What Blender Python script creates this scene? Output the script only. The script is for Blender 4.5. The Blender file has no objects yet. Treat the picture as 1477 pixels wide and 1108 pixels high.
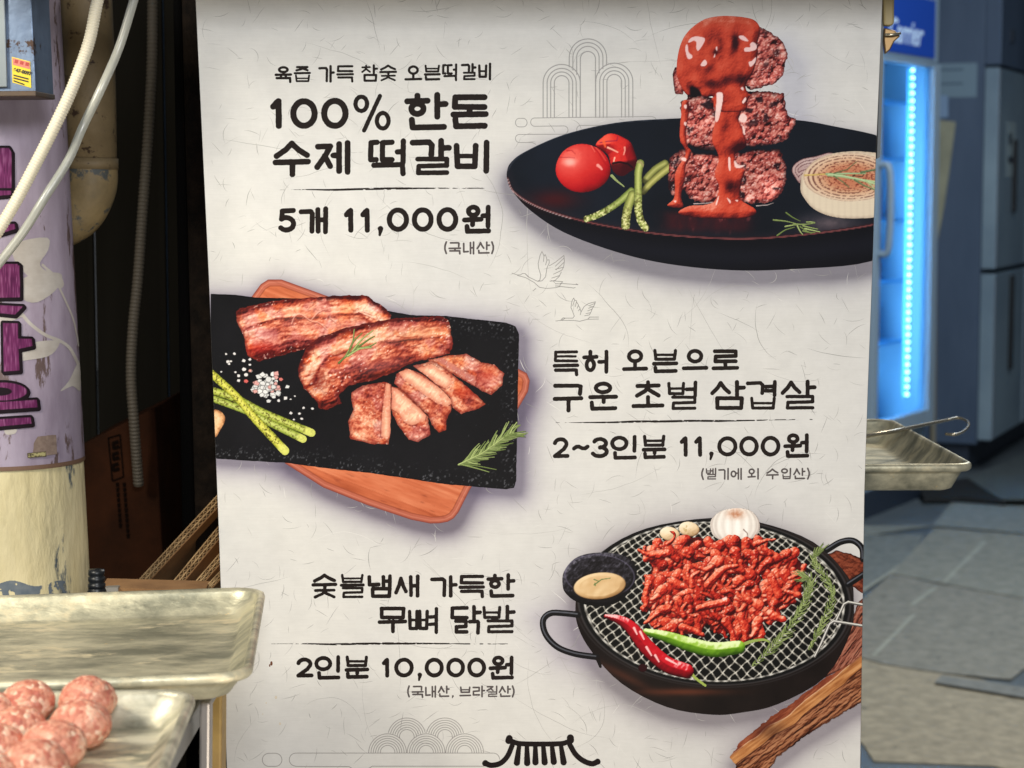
import bpy, math, random
import numpy as np
from mathutils import Vector
R = math.radians
random.seed(4)
# ------------------------------------------------------------ camera, world, lamps
W0, H0, F0 = 1477.0, 1108.0, 3000.0
CAMZ, PITCH = 1.25, R(5.5)
scene = bpy.context.scene
COL = scene.collection
cam_d = bpy.data.cameras.new("camera"); cam = bpy.data.objects.new("camera", cam_d); COL.objects.link(cam)
cam.location = (0, 0, CAMZ); cam.rotation_euler = (R(90) - PITCH, 0, 0)
cam_d.sensor_width = 36; cam_d.lens = F0 / W0 * 36
cam_d.clip_start = .05; cam_d.clip_end = 100
cam_d.dof.use_dof = True; cam_d.dof.focus_distance = 1.86; cam_d.dof.aperture_fstop = 11.5
scene.camera = cam
world = bpy.data.worlds.new("World"); scene.world = world; world.use_nodes = True
bg = world.node_tree.nodes["Background"]; bg.inputs[0].default_value = (.72, .76, .82, 1); bg.inputs[1].default_value = .11

def area(name, loc, target, size, power, col, sy=None):
    d = bpy.data.lights.new(name, 'AREA'); d.energy = power; d.color = col; d.size = size
    if sy: d.shape = 'RECTANGLE'; d.size_y = sy
    o = bpy.data.objects.new(name, d); COL.objects.link(o); o.location = loc
    o.rotation_euler = (Vector(target) - Vector(loc)).to_track_quat('-Z', 'Y').to_euler(); return o
area('stall_lamp', (.20, -.25, 1.72), (0, 1.85, 1.05), .5, 26.5, (.975, .985, 1), .25)
area('board_fill', (.10, 1.12, .66), (.08, 1.88, .84), .2, 2.7, (1, .87, .70))  # added warm fill from below the view, brightens the lower board
area('tray_lamp', (-.88, 1.15, 1.62), (-.40, 1.75, .95), .22, 10.5, (1, .93, .79))
area('alley_lamp', (2.2, 6.4, 3.1), (2.0, 6.0, 0), 1.2, 52, (.74, .87, 1.0), .6)
area('front_alley_lamp', (1.5, 4.0, 3.0), (1.5, 4.9, 0), .6, 62, (1.0, .90, .76), .3)
area('aisle_fill', (1.6, 3.6, 3.0), (1.9, 9.0, 1.0), .6, 40, (.50, .74, 1.0), .3)  # added cool fill for the refrigerator faces turned to the camera
scene.view_settings.view_transform = 'Standard'; scene.view_settings.look = 'None'
scene.view_settings.exposure = 0; scene.view_settings.gamma = 1

# ------------------------------------------------------------ pixel -> place
cp, sp = math.cos(PITCH), math.sin(PITCH)
def ray(px, py):
    u = (np.asarray(px, float) - W0/2) / F0; v = (H0/2 - np.asarray(py, float)) / F0
    return u, cp + v*sp, -sp + v*cp
def at_y(px, py, Y):
    a, b, c = ray(px, py); t = Y / b; return Vector((float(a*t), Y, float(CAMZ + c*t)))
def at_z(px, py, Z):
    a, b, c = ray(px, py); t = (Z - CAMZ) / c; return Vector((float(a*t), float(b*t), Z))
LEAN = R(5.4)
BN = np.array([0, -math.cos(LEAN), -math.sin(LEAN)])       # the board leans: its foot stands further back
_a = at_y(780, 554, 1.85); BC = np.array(_a)
def board(px, py, lift=0.0):
    a, b, c = ray(px, py)
    den = a*BN[0] + b*BN[1] + c*BN[2]
    k = (BC - np.array([0, 0, CAMZ])) @ BN
    t = k / den
    return np.stack([a*t + BN[0]*lift, b*t + BN[1]*lift, CAMZ + c*t + BN[2]*lift], -1)

# ------------------------------------------------------------ scene helpers
def tag(o, label=None, cat=None, group=None, kind=None):
    if label: o['label'] = label
    if cat: o['category'] = cat
    if group: o['group'] = group
    if kind: o['kind'] = kind
    return o
def empty(name, loc=(0, 0, 0), **k):
    o = bpy.data.objects.new(name, None); COL.objects.link(o); o.location = loc; o.empty_display_size = .02
    return tag(o, **k)
def link(name, me, mat=None, parent=None, smooth=False):
    o = bpy.data.objects.new(name, me); COL.objects.link(o)
    if mat is not None and not me.materials: me.materials.append(mat)
    if smooth: me.shade_smooth()
    if parent is not None:
        o.parent = parent; o.matrix_parent_inverse = parent_inv(parent)
    return o
def parent_inv(p): return world_of(p).inverted()
def world_of(o):
    m = o.matrix_basis.copy()
    if o.parent is not None: m = world_of(o.parent) @ o.matrix_parent_inverse @ m
    return m
class MB:
    """collects verts and faces in world space"""
    def __init__(s): s.v = []; s.f = []
    def add(s, vs, fs):
        k = len(s.v); s.v += [tuple(v) for v in vs]; s.f += [tuple(i + k for i in f) for f in fs]
    def build(s, name, mat, parent=None, smooth=False, bevel=0, seg=2):
        me = bpy.data.meshes.new(name); me.from_pydata(s.v, [], s.f); me.update()
        o = link(name, me, mat, parent, smooth)
        if bevel:
            m = o.modifiers.new('bevel', 'BEVEL'); m.width = bevel; m.segments = seg; m.limit_method = 'ANGLE'
        return o
    def box(s, lo, hi):
        x0, y0, z0 = lo; x1, y1, z1 = hi
        s.add([(x0,y0,z0),(x1,y0,z0),(x1,y1,z0),(x0,y1,z0),(x0,y0,z1),(x1,y0,z1),(x1,y1,z1),(x0,y1,z1)],
              [(0,3,2,1),(4,5,6,7),(0,1,5,4),(1,2,6,5),(2,3,7,6),(3,0,4,7)]); return s
    def obox(s, o, ax, ay, az):
        """box from corner o along three edge vectors"""
        o, ax, ay, az = map(Vector, (o, ax, ay, az))
        vs = [o, o+ax, o+ax+ay, o+ay, o+az, o+ax+az, o+ax+ay+az, o+ay+az]
        fs = [(0,3,2,1),(4,5,6,7),(0,1,5,4),(1,2,6,5),(2,3,7,6),(3,0,4,7)]
        if ax.cross(ay).dot(az) < 0: fs = [f[::-1] for f in fs]
        s.add(vs, fs); return s
    def slab(s, pts, n, th):
        """polygon of points given thickness th against the direction n"""
        n = Vector(n).normalized(); k = len(pts); a = [Vector(p) for p in pts]; b = [p - n*th for p in a]
        nn = sum(((a[i]-a[0]).cross(a[(i+1) % k]-a[0]) for i in range(1, k)), Vector())
        if nn.dot(n) < 0: a.reverse(); b.reverse()
        s.add(a + b, [tuple(range(k)), tuple(range(2*k-1, k-1, -1))] + [(i, i+k, (i+1) % k + k, (i+1) % k) for i in range(k)]); return s
    def tube(s, pts, r, n=12, cap=True, closed=False):
        pts = [Vector(p) for p in pts]; m = len(pts)
        rr = r if hasattr(r, '__len__') else [r]*m
        up = Vector((.13, .21, .97)); prev = None; base = len(s.v)
        vs = []
        for i, p in enumerate(pts):
            if closed: t = pts[(i+1) % m] - pts[i-1]
            else: t = pts[min(i+1, m-1)] - pts[max(i-1, 0)]
            t.normalize()
            if prev is None: u = t.cross(up).normalized()
            else: u = (prev - t*prev.dot(t)).normalized()
            prev = u; w = t.cross(u)
            vs += [p + (u*math.cos(a) + w*math.sin(a))*rr[i] for a in [2*math.pi*k/n for k in range(n)]]
        fs = [(i*n+k, i*n+(k+1) % n, (i+1)*n+(k+1) % n, (i+1)*n+k) for i in range(m-1) for k in range(n)]
        if closed: fs += [((m-1)*n+k, (m-1)*n+(k+1) % n, (k+1) % n, k) for k in range(n)]
        elif cap: fs += [tuple(range(n-1, -1, -1)), tuple((m-1)*n+k for k in range(n))]
        s.add(vs, fs); return s
def spline(pts, n=8, closed=False):
    """Catmull-Rom through the points"""
    P = [np.array(p, float) for p in pts]; m = len(P); out = []
    rng = range(m if closed else m-1)
    for i in rng:
        p1, p2 = P[i], P[(i+1) % m]
        p0 = P[i-1] if (closed or i > 0) else 2*p1 - p2
        p3 = P[(i+2) % m] if (closed or i < m-2) else 2*p2 - p1
        for k in range(n):
            t = k/n
            out.append(.5*((2*p1) + (-p0+p2)*t + (2*p0-5*p1+4*p2-p3)*t*t + (-p0+3*p1-3*p2+p3)*t**3))
    if not closed: out.append(P[-1])
    return out

# ------------------------------------------------------------ materials
def srgb(c):
    return tuple(((x/255)/12.92 if x/255 <= .04045 else ((x/255+.055)/1.055)**2.4) for x in c)
def mat(name, c=(128,128,128), rough=.6, metal=0, c2=None, nscale=8, ndetail=6, contrast=.5, bump=0, bscale=40, spec=.5,
        emis=None, estr=0, stretch=(1,1,1), trans=0, alpha=None, c3=None, spots=None, lo=.35, hi=.65):
    m = bpy.data.materials.new(name); m.use_nodes = True; nt = m.node_tree; b = nt.nodes['Principled BSDF']
    b.inputs['Base Color'].default_value = (*srgb(c), 1); b.inputs['Roughness'].default_value = rough
    b.inputs['Metallic'].default_value = metal; b.inputs['Specular IOR Level'].default_value = spec
    tc = nt.nodes.new('ShaderNodeTexCoord'); mp = nt.nodes.new('ShaderNodeMapping'); nt.links.new(tc.outputs['Object'], mp.inputs[0])
    mp.inputs['Scale'].default_value = stretch
    m['coord'] = 1
    if c2 is not None:
        n = nt.nodes.new('ShaderNodeTexNoise'); n.inputs['Scale'].default_value = nscale; n.inputs['Detail'].default_value = ndetail
        n.inputs['Roughness'].default_value = .65
        nt.links.new(mp.outputs[0], n.inputs[0]); rp = nt.nodes.new('ShaderNodeValToRGB')
        rp.color_ramp.elements[0].position = lo; rp.color_ramp.elements[1].position = hi
        rp.color_ramp.elements[0].color = (*srgb(c), 1); rp.color_ramp.elements[1].color = (*srgb(c2), 1)
        if c3 is not None:
            e = rp.color_ramp.elements.new((lo+hi)/2); e.color = (*srgb(c3), 1)
        nt.links.new(n.outputs[0], rp.inputs[0]); out = rp.outputs[0]
        if spots:   # (colour, scale, threshold)
            n2 = nt.nodes.new('ShaderNodeTexNoise'); n2.inputs['Scale'].default_value = spots[1]; n2.inputs['Detail'].default_value = 8
            n2.inputs['Roughness'].default_value = .7
            nt.links.new(mp.outputs[0], n2.inputs[0]); r2 = nt.nodes.new('ShaderNodeValToRGB')
            r2.color_ramp.elements[0].position = spots[2]; r2.color_ramp.elements[1].position = spots[2]+.03
            nt.links.new(n2.outputs[0], r2.inputs[0]); mx = nt.nodes.new('ShaderNodeMix'); mx.data_type = 'RGBA'
            nt.links.new(r2.outputs[0], mx.inputs[0]); nt.links.new(out, mx.inputs[6]); mx.inputs[7].default_value = (*srgb(spots[0]), 1)
            out = mx.outputs[2]
        nt.links.new(out, b.inputs['Base Color'])
    if bump:
        n3 = nt.nodes.new('ShaderNodeTexNoise'); n3.inputs['Scale'].default_value = bscale; n3.inputs['Detail'].default_value = 6
        nt.links.new(mp.outputs[0], n3.inputs[0]); bp = nt.nodes.new('ShaderNodeBump'); bp.inputs['Distance'].default_value = bump
        bp.inputs['Strength'].default_value = .8
        nt.links.new(n3.outputs[0], bp.inputs['Height']); nt.links.new(bp.outputs[0], b.inputs['Normal'])
    if emis: b.inputs['Emission Color'].default_value = (*srgb(emis), 1); b.inputs['Emission Strength'].default_value = estr
    if trans: b.inputs['Transmission Weight'].default_value = trans
    return m
def print_mat(name, paper=False):
    m = bpy.data.materials.new(name); m.use_nodes = True; nt = m.node_tree; b = nt.nodes['Principled BSDF']
    at = nt.nodes.new('ShaderNodeAttribute'); at.attribute_name = 'Col'
    tc = nt.nodes.new('ShaderNodeTexCoord'); mp = nt.nodes.new('ShaderNodeMapping'); nt.links.new(tc.outputs['Object'], mp.inputs[0])
    mp.inputs['Scale'].default_value = (60, 60, 900)
    n = nt.nodes.new('ShaderNodeTexNoise'); n.inputs['Scale'].default_value = 1; n.inputs['Detail'].default_value = 4
    nt.links.new(mp.outputs[0], n.inputs[0])
    mr = nt.nodes.new('ShaderNodeMapRange'); mr.inputs[1].default_value = .3; mr.inputs[2].default_value = .7
    k = .022 if paper else .02
    mr.inputs[3].default_value = 1-k; mr.inputs[4].default_value = 1+k
    nt.links.new(n.outputs[0], mr.inputs[0])
    out = at.outputs['Color']
    vm = nt.nodes.new('ShaderNodeVectorMath'); vm.operation = 'SCALE'
    nt.links.new(out, vm.inputs[0]); nt.links.new(mr.outputs[0], vm.inputs['Scale'])
    if paper:
        n2 = nt.nodes.new('ShaderNodeTexNoise'); n2.inputs['Scale'].default_value = 45; n2.inputs['Detail'].default_value = 8; n2.inputs['Roughness'].default_value = .7
        nt.links.new(tc.outputs['Object'], n2.inputs[0]); m2 = nt.nodes.new('ShaderNodeMapRange')
        m2.inputs[1].default_value = .3; m2.inputs[2].default_value = .7; m2.inputs[3].default_value = .945; m2.inputs[4].default_value = 1.045
        nt.links.new(n2.outputs[0], m2.inputs[0]); v2 = nt.nodes.new('ShaderNodeVectorMath'); v2.operation = 'SCALE'
        nt.links.new(vm.outputs[0], v2.inputs[0]); nt.links.new(m2.outputs[0], v2.inputs['Scale']); vm = v2
    nt.links.new(vm.outputs[0], b.inputs['Base Color'])
    nr = nt.nodes.new('ShaderNodeTexNoise'); nr.inputs['Scale'].default_value = 7; nr.inputs['Detail'].default_value = 2; nt.links.new(tc.outputs['Object'], nr.inputs[0])
    b0 = nt.nodes.new('ShaderNodeBump'); b0.inputs['Distance'].default_value = .006; b0.inputs['Strength'].default_value = .6; nt.links.new(nr.outputs[0], b0.inputs['Height'])
    bp = nt.nodes.new('ShaderNodeBump'); bp.inputs['Distance'].default_value = .00006; bp.inputs['Strength'].default_value = .5
    nt.links.new(n.outputs[0], bp.inputs['Height']); nt.links.new(b0.outputs[0], bp.inputs['Normal']); nt.links.new(bp.outputs[0], b.inputs['Normal'])
    b.inputs['Roughness'].default_value = .55; b.inputs['Specular IOR Level'].default_value = .10
    return m
PRINT = print_mat('print_ink'); PAPER = print_mat('print_paper', True)

# ------------------------------------------------------------ numpy painting in print coordinates
def hsh(i, j, s):
    x = (i.astype(np.int64)*374761393 + j.astype(np.int64)*668265263 + int(s)*974711) & 0xffffffff
    x = ((x ^ (x >> 13)) * 1274126177) & 0xffffffff
    x = ((x ^ (x >> 16)) * 2246822519) & 0xffffffff
    return ((x ^ (x >> 15)) & 0xffffff) / float(0xffffff)
def vn(X, Y, s, seed=0):
    x = X/s; y = Y/s; i = np.floor(x); j = np.floor(y); fx = x-i; fy = y-j
    fx = fx*fx*(3-2*fx); fy = fy*fy*(3-2*fy)
    a = hsh(i, j, seed); b = hsh(i+1, j, seed); c = hsh(i, j+1, seed); d = hsh(i+1, j+1, seed)
    return (a*(1-fx)+b*fx)*(1-fy) + (c*(1-fx)+d*fx)*fy
def fbm(X, Y, s, seed=0, o=4, g=.55):
    t = 0; w = 1; n = 0
    for k in range(o): t = t + w*vn(X, Y, s/2**k, seed+k*17); n += w; w *= g
    return t/n
def rot(X, Y, a, sx=1, sy=1):
    c, s = math.cos(a), math.sin(a); return (X*c+Y*s)/sx, (-X*s+Y*c)/sy
def worley(X, Y, s, seed=0):
    x = X/s; y = Y/s; i = np.floor(x); j = np.floor(y)
    f1 = np.full(X.shape, 9.); f2 = np.full(X.shape, 9.); idr = np.zeros(X.shape)
    for di in (-1, 0, 1):
        for dj in (-1, 0, 1):
            a = i+di; b = j+dj
            d = np.hypot(a+hsh(a, b, seed)-x, b+hsh(a, b, seed+5)-y); r = hsh(a, b, seed+9)
            nr = d < f1
            f2 = np.where(nr, f1, np.minimum(f2, d)); idr = np.where(nr, r, idr); f1 = np.where(nr, d, f1)
    return f1, f2, idr
def ss(a, b, x):
    t = np.clip((x-a)/(b-a), 0, 1); return t*t*(3-2*t)
def seg_d(X, Y, a, b):
    dx, dy = b[0]-a[0], b[1]-a[1]; L = dx*dx+dy*dy+1e-9
    t = np.clip(((X-a[0])*dx+(Y-a[1])*dy)/L, 0, 1)
    return np.hypot(X-a[0]-t*dx, Y-a[1]-t*dy), t
def poly_sd(X, Y, pts):
    """signed distance, positive inside"""
    d = np.full(X.shape, 1e9); ins = np.zeros(X.shape, bool); n = len(pts)
    for k in range(n):
        a, b = pts[k], pts[(k+1) % n]
        d = np.minimum(d, seg_d(X, Y, a, b)[0])
        if a[1] != b[1]:
            c = ((a[1] > Y) != (b[1] > Y)) & (X < (b[0]-a[0])*(Y-a[1])/(b[1]-a[1]) + a[0]); ins ^= c
    return np.where(ins, d, -d)
def line_f(X, Y, pts, r0, r1=None):
    """stroke field: positive inside; also the position along the stroke"""
    r1 = r0 if r1 is None else r1
    n = len(pts)-1; f = np.full(X.shape, -1e9); T = np.zeros(X.shape)
    for k in range(n):
        d, t = seg_d(X, Y, pts[k], pts[k+1]); tt = (k+t)/n
        r = r0(tt) if callable(r0) else r0+(r1-r0)*tt
        g = r-d; m = g > f; f = np.where(m, g, f); T = np.where(m, tt, T)
    return f, T
def ell_f(X, Y, cx, cy, rx, ry, a=0):
    u, v = rot(X-cx, Y-cy, a); k = np.hypot(u/rx, v/ry); return (1-k)*min(rx, ry)
def lit(h, l=(-.5, -.6, .62)):
    gy, gx = np.gradient(h); n = np.sqrt(gx*gx+gy*gy+1); return (-gx*l[0]-gy*l[1]+l[2])/n
def C(*c): return np.array(c, float)
def ramp(t, stops):
    t = np.clip(t, 0, 1)[..., None]; out = np.zeros(t.shape[:-1]+(3,)); xs = [s[0] for s in stops]
    tt = t[..., 0]
    for k in range(3): out[..., k] = np.interp(tt, xs, [s[1][k] for s in stops])
    return out
EDGE = [(281.5,-70),(282,0),(301,400),(316,780),(327,1108),(338,1500),(1235,1500),(1241,1108),(1247,710),(1252,560),(1258,400),(1263.5,228),(1273,0),(1276,-70)]
LIFT = [0.0]
class Layer:
    def __init__(s, x0, y0, x1, y1, step=1.0):
        s.step = step; s.xs = np.arange(x0, x1+step, step); s.ys = np.arange(y0, y1+step, step)
        s.X, s.Y = np.meshgrid(s.xs, s.ys); s.f = np.full(s.X.shape, -1e3); s.rgb = np.zeros(s.X.shape+(3,))
    def win(s, x0, y0, x1, y1):
        i0 = max(0, int((x0-s.xs[0])/s.step)); i1 = max(0, int((x1-s.xs[0])/s.step)+2)
        j0 = max(0, int((y0-s.ys[0])/s.step)); j1 = max(0, int((y1-s.ys[0])/s.step)+2)
        return (slice(j0, j1), slice(i0, i1))
    def over(s, a, c, w=Ellipsis):
        a = np.clip(a, 0, 1)[..., None]; s.rgb[w] = s.rgb[w]*(1-a) + np.asarray(c, float)*a
    def stroke(s, pts, r0, r1, c, soft=.8, op=1, shape=False):
        p = np.array(pts); r = (max(r0, r1) if not callable(r0) else 40)+2
        w = s.win(p[:,0].min()-r, p[:,1].min()-r, p[:,0].max()+r, p[:,1].max()+r)
        if s.X[w].size == 0: return
        f, t = line_f(s.X[w], s.Y[w], pts, r0, r1)
        if shape: s.f[w] = np.maximum(s.f[w], f)
        s.over(ss(-soft/2, soft/2, f)*op, c, w)
    def blob(s, pts, c, soft=1, op=1, sm=0):
        if sm: pts = spline(pts, sm, True)
        p = np.array(pts); w = s.win(p[:,0].min()-9, p[:,1].min()-9, p[:,0].max()+9, p[:,1].max()+9)
        if s.X[w].size == 0: return
        s.over(ss(-soft/2, soft/2, poly_sd(s.X[w], s.Y[w], pts))*op, c, w)
    def build(s, name, parent, clip=True, lift=None, m=None, k=1.0, kind=None):
        if lift is None: LIFT[0] += 8e-6; lift = LIFT[0]
        f = s.f
        if clip: f = np.minimum(f, poly_sd(s.X, s.Y, EDGE)-.4)
        me = contour_mesh(name, s.X, s.Y, f, s.rgb*1.0, lift, k)
        if me is None: return None
        o = link(name, me, m or PRINT, parent)
        if kind: o['kind'] = kind
        return o
def contour_mesh(name, X, Y, f, rgb, lift, k=1.0, place=None):
    ny, nx = f.shape; ins = f > 0
    NN = ny*nx; HN = ny*(nx-1)
    nid = np.arange(NN).reshape(ny, nx); hid = NN+np.arange(HN).reshape(ny, nx-1); vid = NN+HN+np.arange((ny-1)*nx).reshape(ny-1, nx)
    c = [ins[:-1, :-1], ins[:-1, 1:], ins[1:, 1:], ins[1:, :-1]]
    case = c[0]*1+c[1]*2+c[2]*4+c[3]*8
    node = [nid[:-1, :-1], nid[:-1, 1:], nid[1:, 1:], nid[1:, :-1]]
    edge = [hid[:-1, :], vid[:, 1:], hid[1:, :], vid[:, :-1]]
    loops = []; sizes = []
    for q in range(1, 16):
        sel = case == q
        if not sel.any(): continue
        ids = []
        for a in range(4):
            ia = q >> a & 1; ib = q >> ((a+1) % 4) & 1
            if ia: ids.append(node[a][sel])
            if ia != ib: ids.append(edge[a][sel])
        A = np.stack(ids[::-1], 1); loops.append(A.ravel()); sizes.append(np.full(len(A), A.shape[1]))
    if not loops: return None
    L = np.concatenate(loops); S = np.concatenate(sizes)
    used, inv = np.unique(L, return_inverse=True)
    fx = X.ravel(); fy = Y.ravel(); ff = f.ravel(); fc = rgb.reshape(-1, 3)
    n1 = used < NN; n2 = (used >= NN) & (used < NN+HN); n3 = used >= NN+HN
    a = np.zeros(len(used), int); b = np.zeros(len(used), int)
    a[n1] = used[n1]; b[n1] = used[n1]
    h = used[n2]-NN; jj, ii = h//(nx-1), h % (nx-1); a[n2] = jj*nx+ii; b[n2] = a[n2]+1
    v = used[n3]-NN-HN; a[n3] = v; b[n3] = v+nx
    t = np.where(a == b, 0, ff[a]/np.where(ff[a] == ff[b], 1, ff[a]-ff[b]))
    t = np.clip(t, 0, 1)
    px = fx[a]+(fx[b]-fx[a])*t; py = fy[a]+(fy[b]-fy[a])*t
    inn = np.where(ff[a] >= ff[b], a, b)
    col = fc[inn]
    co = board(px, py, lift) if place is None else place(px, py)
    me = bpy.data.meshes.new(name)
    me.vertices.add(len(used)); me.vertices.foreach_set('co', co.astype(np.float32).ravel())
    me.loops.add(len(L)); me.loops.foreach_set('vertex_index', inv.astype(np.int32).ravel())
    me.polygons.add(len(S)); me.polygons.foreach_set('loop_start', np.concatenate([[0], np.cumsum(S)[:-1]]).astype(np.int32))
    me.update(calc_edges=True)
    at = me.color_attributes.new('Col', 'FLOAT_COLOR', 'POINT')
    cl = np.clip(col/255, 0, 1); lin = np.where(cl <= .04045, cl/12.92, ((cl+.055)/1.055)**2.4)*ALB*k
    at.data.foreach_set('color', np.concatenate([lin, np.ones((len(lin), 1))], 1).astype(np.float32).ravel())
    return me
ALB = 1.12
# ------------------------------------------------------------ brush lettering
def circ(cx, cy, rx, ry, n=18, a0=0, a1=360):
    return [(cx+rx*math.cos(R(a0+(a1-a0)*k/n)), cy+ry*math.sin(R(a0+(a1-a0)*k/n))) for k in range(n+1)]
CHO = 'ㄱㄲㄴㄷㄸㄹㅁㅂㅃㅅㅆㅇㅈㅉㅊㅋㅌㅍㅎ'
JUNG = 'ㅏㅐㅑㅒㅓㅔㅕㅖㅗㅘㅙㅚㅛㅜㅝㅞㅟㅠㅡㅢㅣ'
JONG = ' ㄱㄲㄳㄴㄵㄶㄷㄹㄺㄻㄼㄽㄾㄿㅀㅁㅂㅄㅅㅆㅇㅈㅊㅋㅌㅍㅎ'
JAMO = {
 'ㄱ': [[(0,.02),(.9,0),(1,.12),(.97,1)]], 'ㄴ': [[(0,0),(.02,1),(1,.96)]], 'ㄷ': [[(1,0),(.02,.02),(0,.98),(1,1)]],
 'ㄹ': [[(0,0),(1,0),(1,.46),(.04,.52),(.02,1),(1,.98)]], 'ㅁ': [[(.02,0),(1,0),(.97,1),(.03,1),(.02,0)]],
 'ㅂ': [[(0,0),(.05,1),(.95,1),(1,0)], [(.05,.5),(.95,.5)]], 'ㅅ': [[(.5,0),(.3,.5),(0,1)], [(.5,0),(.72,.5),(1,.92)]],
 'ㅇ': [circ(.5,.5,.5,.5)], 'ㅈ': [[(.05,.02),(.95,0),(.6,.45),(0,1)], [(.55,.45),(.95,.95)]],
 'ㅊ': [[(.5,-.05),(.5,.22)], [(.02,.24),(.98,.2)], [(.52,.25),(.38,.62),(0,1)], [(.5,.5),(.98,.98)]],
 'ㅌ': [[(1,0),(.02,.02),(0,.98),(1,1)], [(.05,.5),(.95,.49)]],
 'ㅎ': [[(.5,-.06),(.5,.2)], [(0,.26),(1,.23)], circ(.5,.69,.3,.3)],
 'ㄸ': [[(.30,0),(.02,.02),(0,1),(.26,1)], [(1,0),(.56,.02),(.55,1),(1,1)]],
 'ㅃ': [[(0,0),(.03,1),(.4,1),(.42,0)], [(.03,.5),(.4,.5)], [(.58,0),(.6,1),(.97,1),(1,0)], [(.6,.5),(.97,.5)]],
 'ㄺ': [[(0,0),(.44,0),(.44,.48),(.02,.52),(.02,1),(.48,.98)], [(.62,.05),(.97,.03),(1,.12),(.98,1.08)]],
}
def syllable(ch, tune={}):
    """strokes of one block in the unit square"""
    k = ord(ch)-0xAC00; c, v, f = CHO[k//588], JUNG[k % 588//28], JONG[k % 28]
    S = []
    def put(j, x0, y0, x1, y1):
        q = .84 if (y1-y0) < .47 and j in 'ㅂㅌㅃㄹㅊ' else 1
        for n_, st in enumerate(JAMO[j]):
            S.append(([(x0+(x1-x0)*a, y0+(y1-y0)*b) for a, b in st], q*(.8 if j in 'ㅂㅌㅃ' and len(st) == 2 else 1)))
    cx = f in 'ㄹㅁㅂㅊㅌㅍㄺ' and f != ' '
    hv = v in 'ㅗㅛㅜㅠㅡ'; mixed = v in 'ㅝㅚㅘㅟㅢ'
    if hv:
        x0, x1 = (.12, .88) if c not in 'ㅇ' else (.22, .78)
        if f == ' ':
            e = .56 if v != 'ㅡ' else .62
            if c == 'ㅅ': x0, x1 = .03, .97; e = .42
            if c == 'ㄱ': x0, x1 = .02, .98; e = .34
            if c in 'ㄹㅂㅁ': x0, x1 = .06, .94
            if c == 'ㄹ' : e = .6
            if c == 'ㅁ': e = .4
            if c == 'ㅂ': e = .6
            put(c, x0, 0, x1, e)
            b = {'ㅗ': 1, 'ㅜ': e+.2, 'ㅡ': 1, 'ㅠ': e+.2}[v]
            S.append([(0, b+.01), (1, b-.02)])
            if v == 'ㅗ': S.append([(.5, e+.06), (.5, 1)])
            if v == 'ㅜ': S.append([(.52, b), (.52, 1.02)])
        else:
            e, b = (.24, .43) if cx else (.34, .56)
            if v == 'ㅗ' : b += .03
            if f in 'ㄴㄱ' and v in 'ㅜㅠ': b -= .03
            if c in 'ㄹㅂㄷㅌㅁ': x0, x1 = .04, .96
            if c in 'ㅂㅌ' and not cx: e, b = .42, .63
            if c == 'ㅂ' and cx: e, b = .31, .46
            if c == 'ㅅ': x0, x1 = .06, .94; e += .02
            put(c, x0, 0, x1, e)
            S.append([(0, b+.01), (1, b-.01)])
            y2 = (.6 if cx else .76 if c not in 'ㅂㅌ' else .83)
            if v == 'ㅗ': S.append([(.5, e), (.5, b)])
            if v == 'ㅜ': S.append([(.52, b), (.52, y2-.03)])
            if v == 'ㅠ': S.append([(.34, b), (.34, y2-.03)]); S.append([(.66, b), (.66, y2-.03)])
            if f == 'ㄱ': S.append([(.06, y2+.02), (.94, y2+.01), (.96, 1.05)])
            elif f == 'ㄴ': S.append([(.06, y2), (.08, 1), (.97, .98)])
            else: put(f, .08, y2, .95, 1)
    elif mixed:
        if v == 'ㅝ':
            put(c, .16, 0, .56, .33); S.append([(.0, .53), (.68, .5)]); S.append([(.34, .5), (.33, .72)])
            S.append([(.98, 0), (.97, .78)]); S.append([(.76, .36), (.98, .34)])
            if f == 'ㄴ': S.append([(.1, .8), (.12, 1), (1, .98)])
        if v == 'ㅚ':
            put(c, .1, .04, .58, .5); S.append([(.34, .5), (.34, .8)]); S.append([(.0, .84), (.68, .8)]); S.append([(.97, 0), (.97, 1.03)])
    else:
        nf = f == ' '
        ih = .86 if nf else (.42 if cx else .58); vh = 1.03 if nf else (.5 if cx else .66)
        xw = .54 if v in 'ㅏㅓㅕ' else (.62 if v == 'ㅣ' else .44)
        if c in 'ㄸㅃ': xw = .64
        if c == 'ㅎ' and nf: ih = .95
        y0 = .02 if not nf else .1
        if c == 'ㅎ': y0 = .04
        if c == 'ㄱ':
            h = ih if not nf else 1.0
            S.append([(0, y0+.02), (xw*.85, y0), (xw, y0+.1), (xw*.97, h)])
        elif c == 'ㅇ' and nf: put(c, 0, .24, xw, .78)
        else: put(c, 0, y0, xw, ih)
        if v == 'ㅏ': S.append([(.8, -.02), (.8, vh)]); S.append([(.8, vh*.42), (1.02, vh*.4)])
        if v == 'ㅐ': S.append([(.66, .02), (.67, vh-.03)]); S.append([(.97, -.02), (.96, vh)]); S.append([(.67, vh*.48), (.96, vh*.47)])
        if v == 'ㅔ': S.append([(.7, .02), (.7, vh-.03)]); S.append([(.97, -.02), (.97, vh)]); S.append([(.52, vh*.42), (.7, vh*.42)])
        if v == 'ㅓ': S.append([(.98, -.02), (.97, vh)]); S.append([(xw+(.12 if c != 'ㄸ' else .16), vh*.5), (.97, vh*.48)])
        if v == 'ㅕ': S.append([(.98, -.02), (.97, vh)]); S.append([(xw+.1, vh*.34), (.97, vh*.32)]); S.append([(xw+.1, vh*.66), (.97, vh*.64)])
        if v == 'ㅣ': S.append([(.97, -.02), (.96, vh)])
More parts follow.
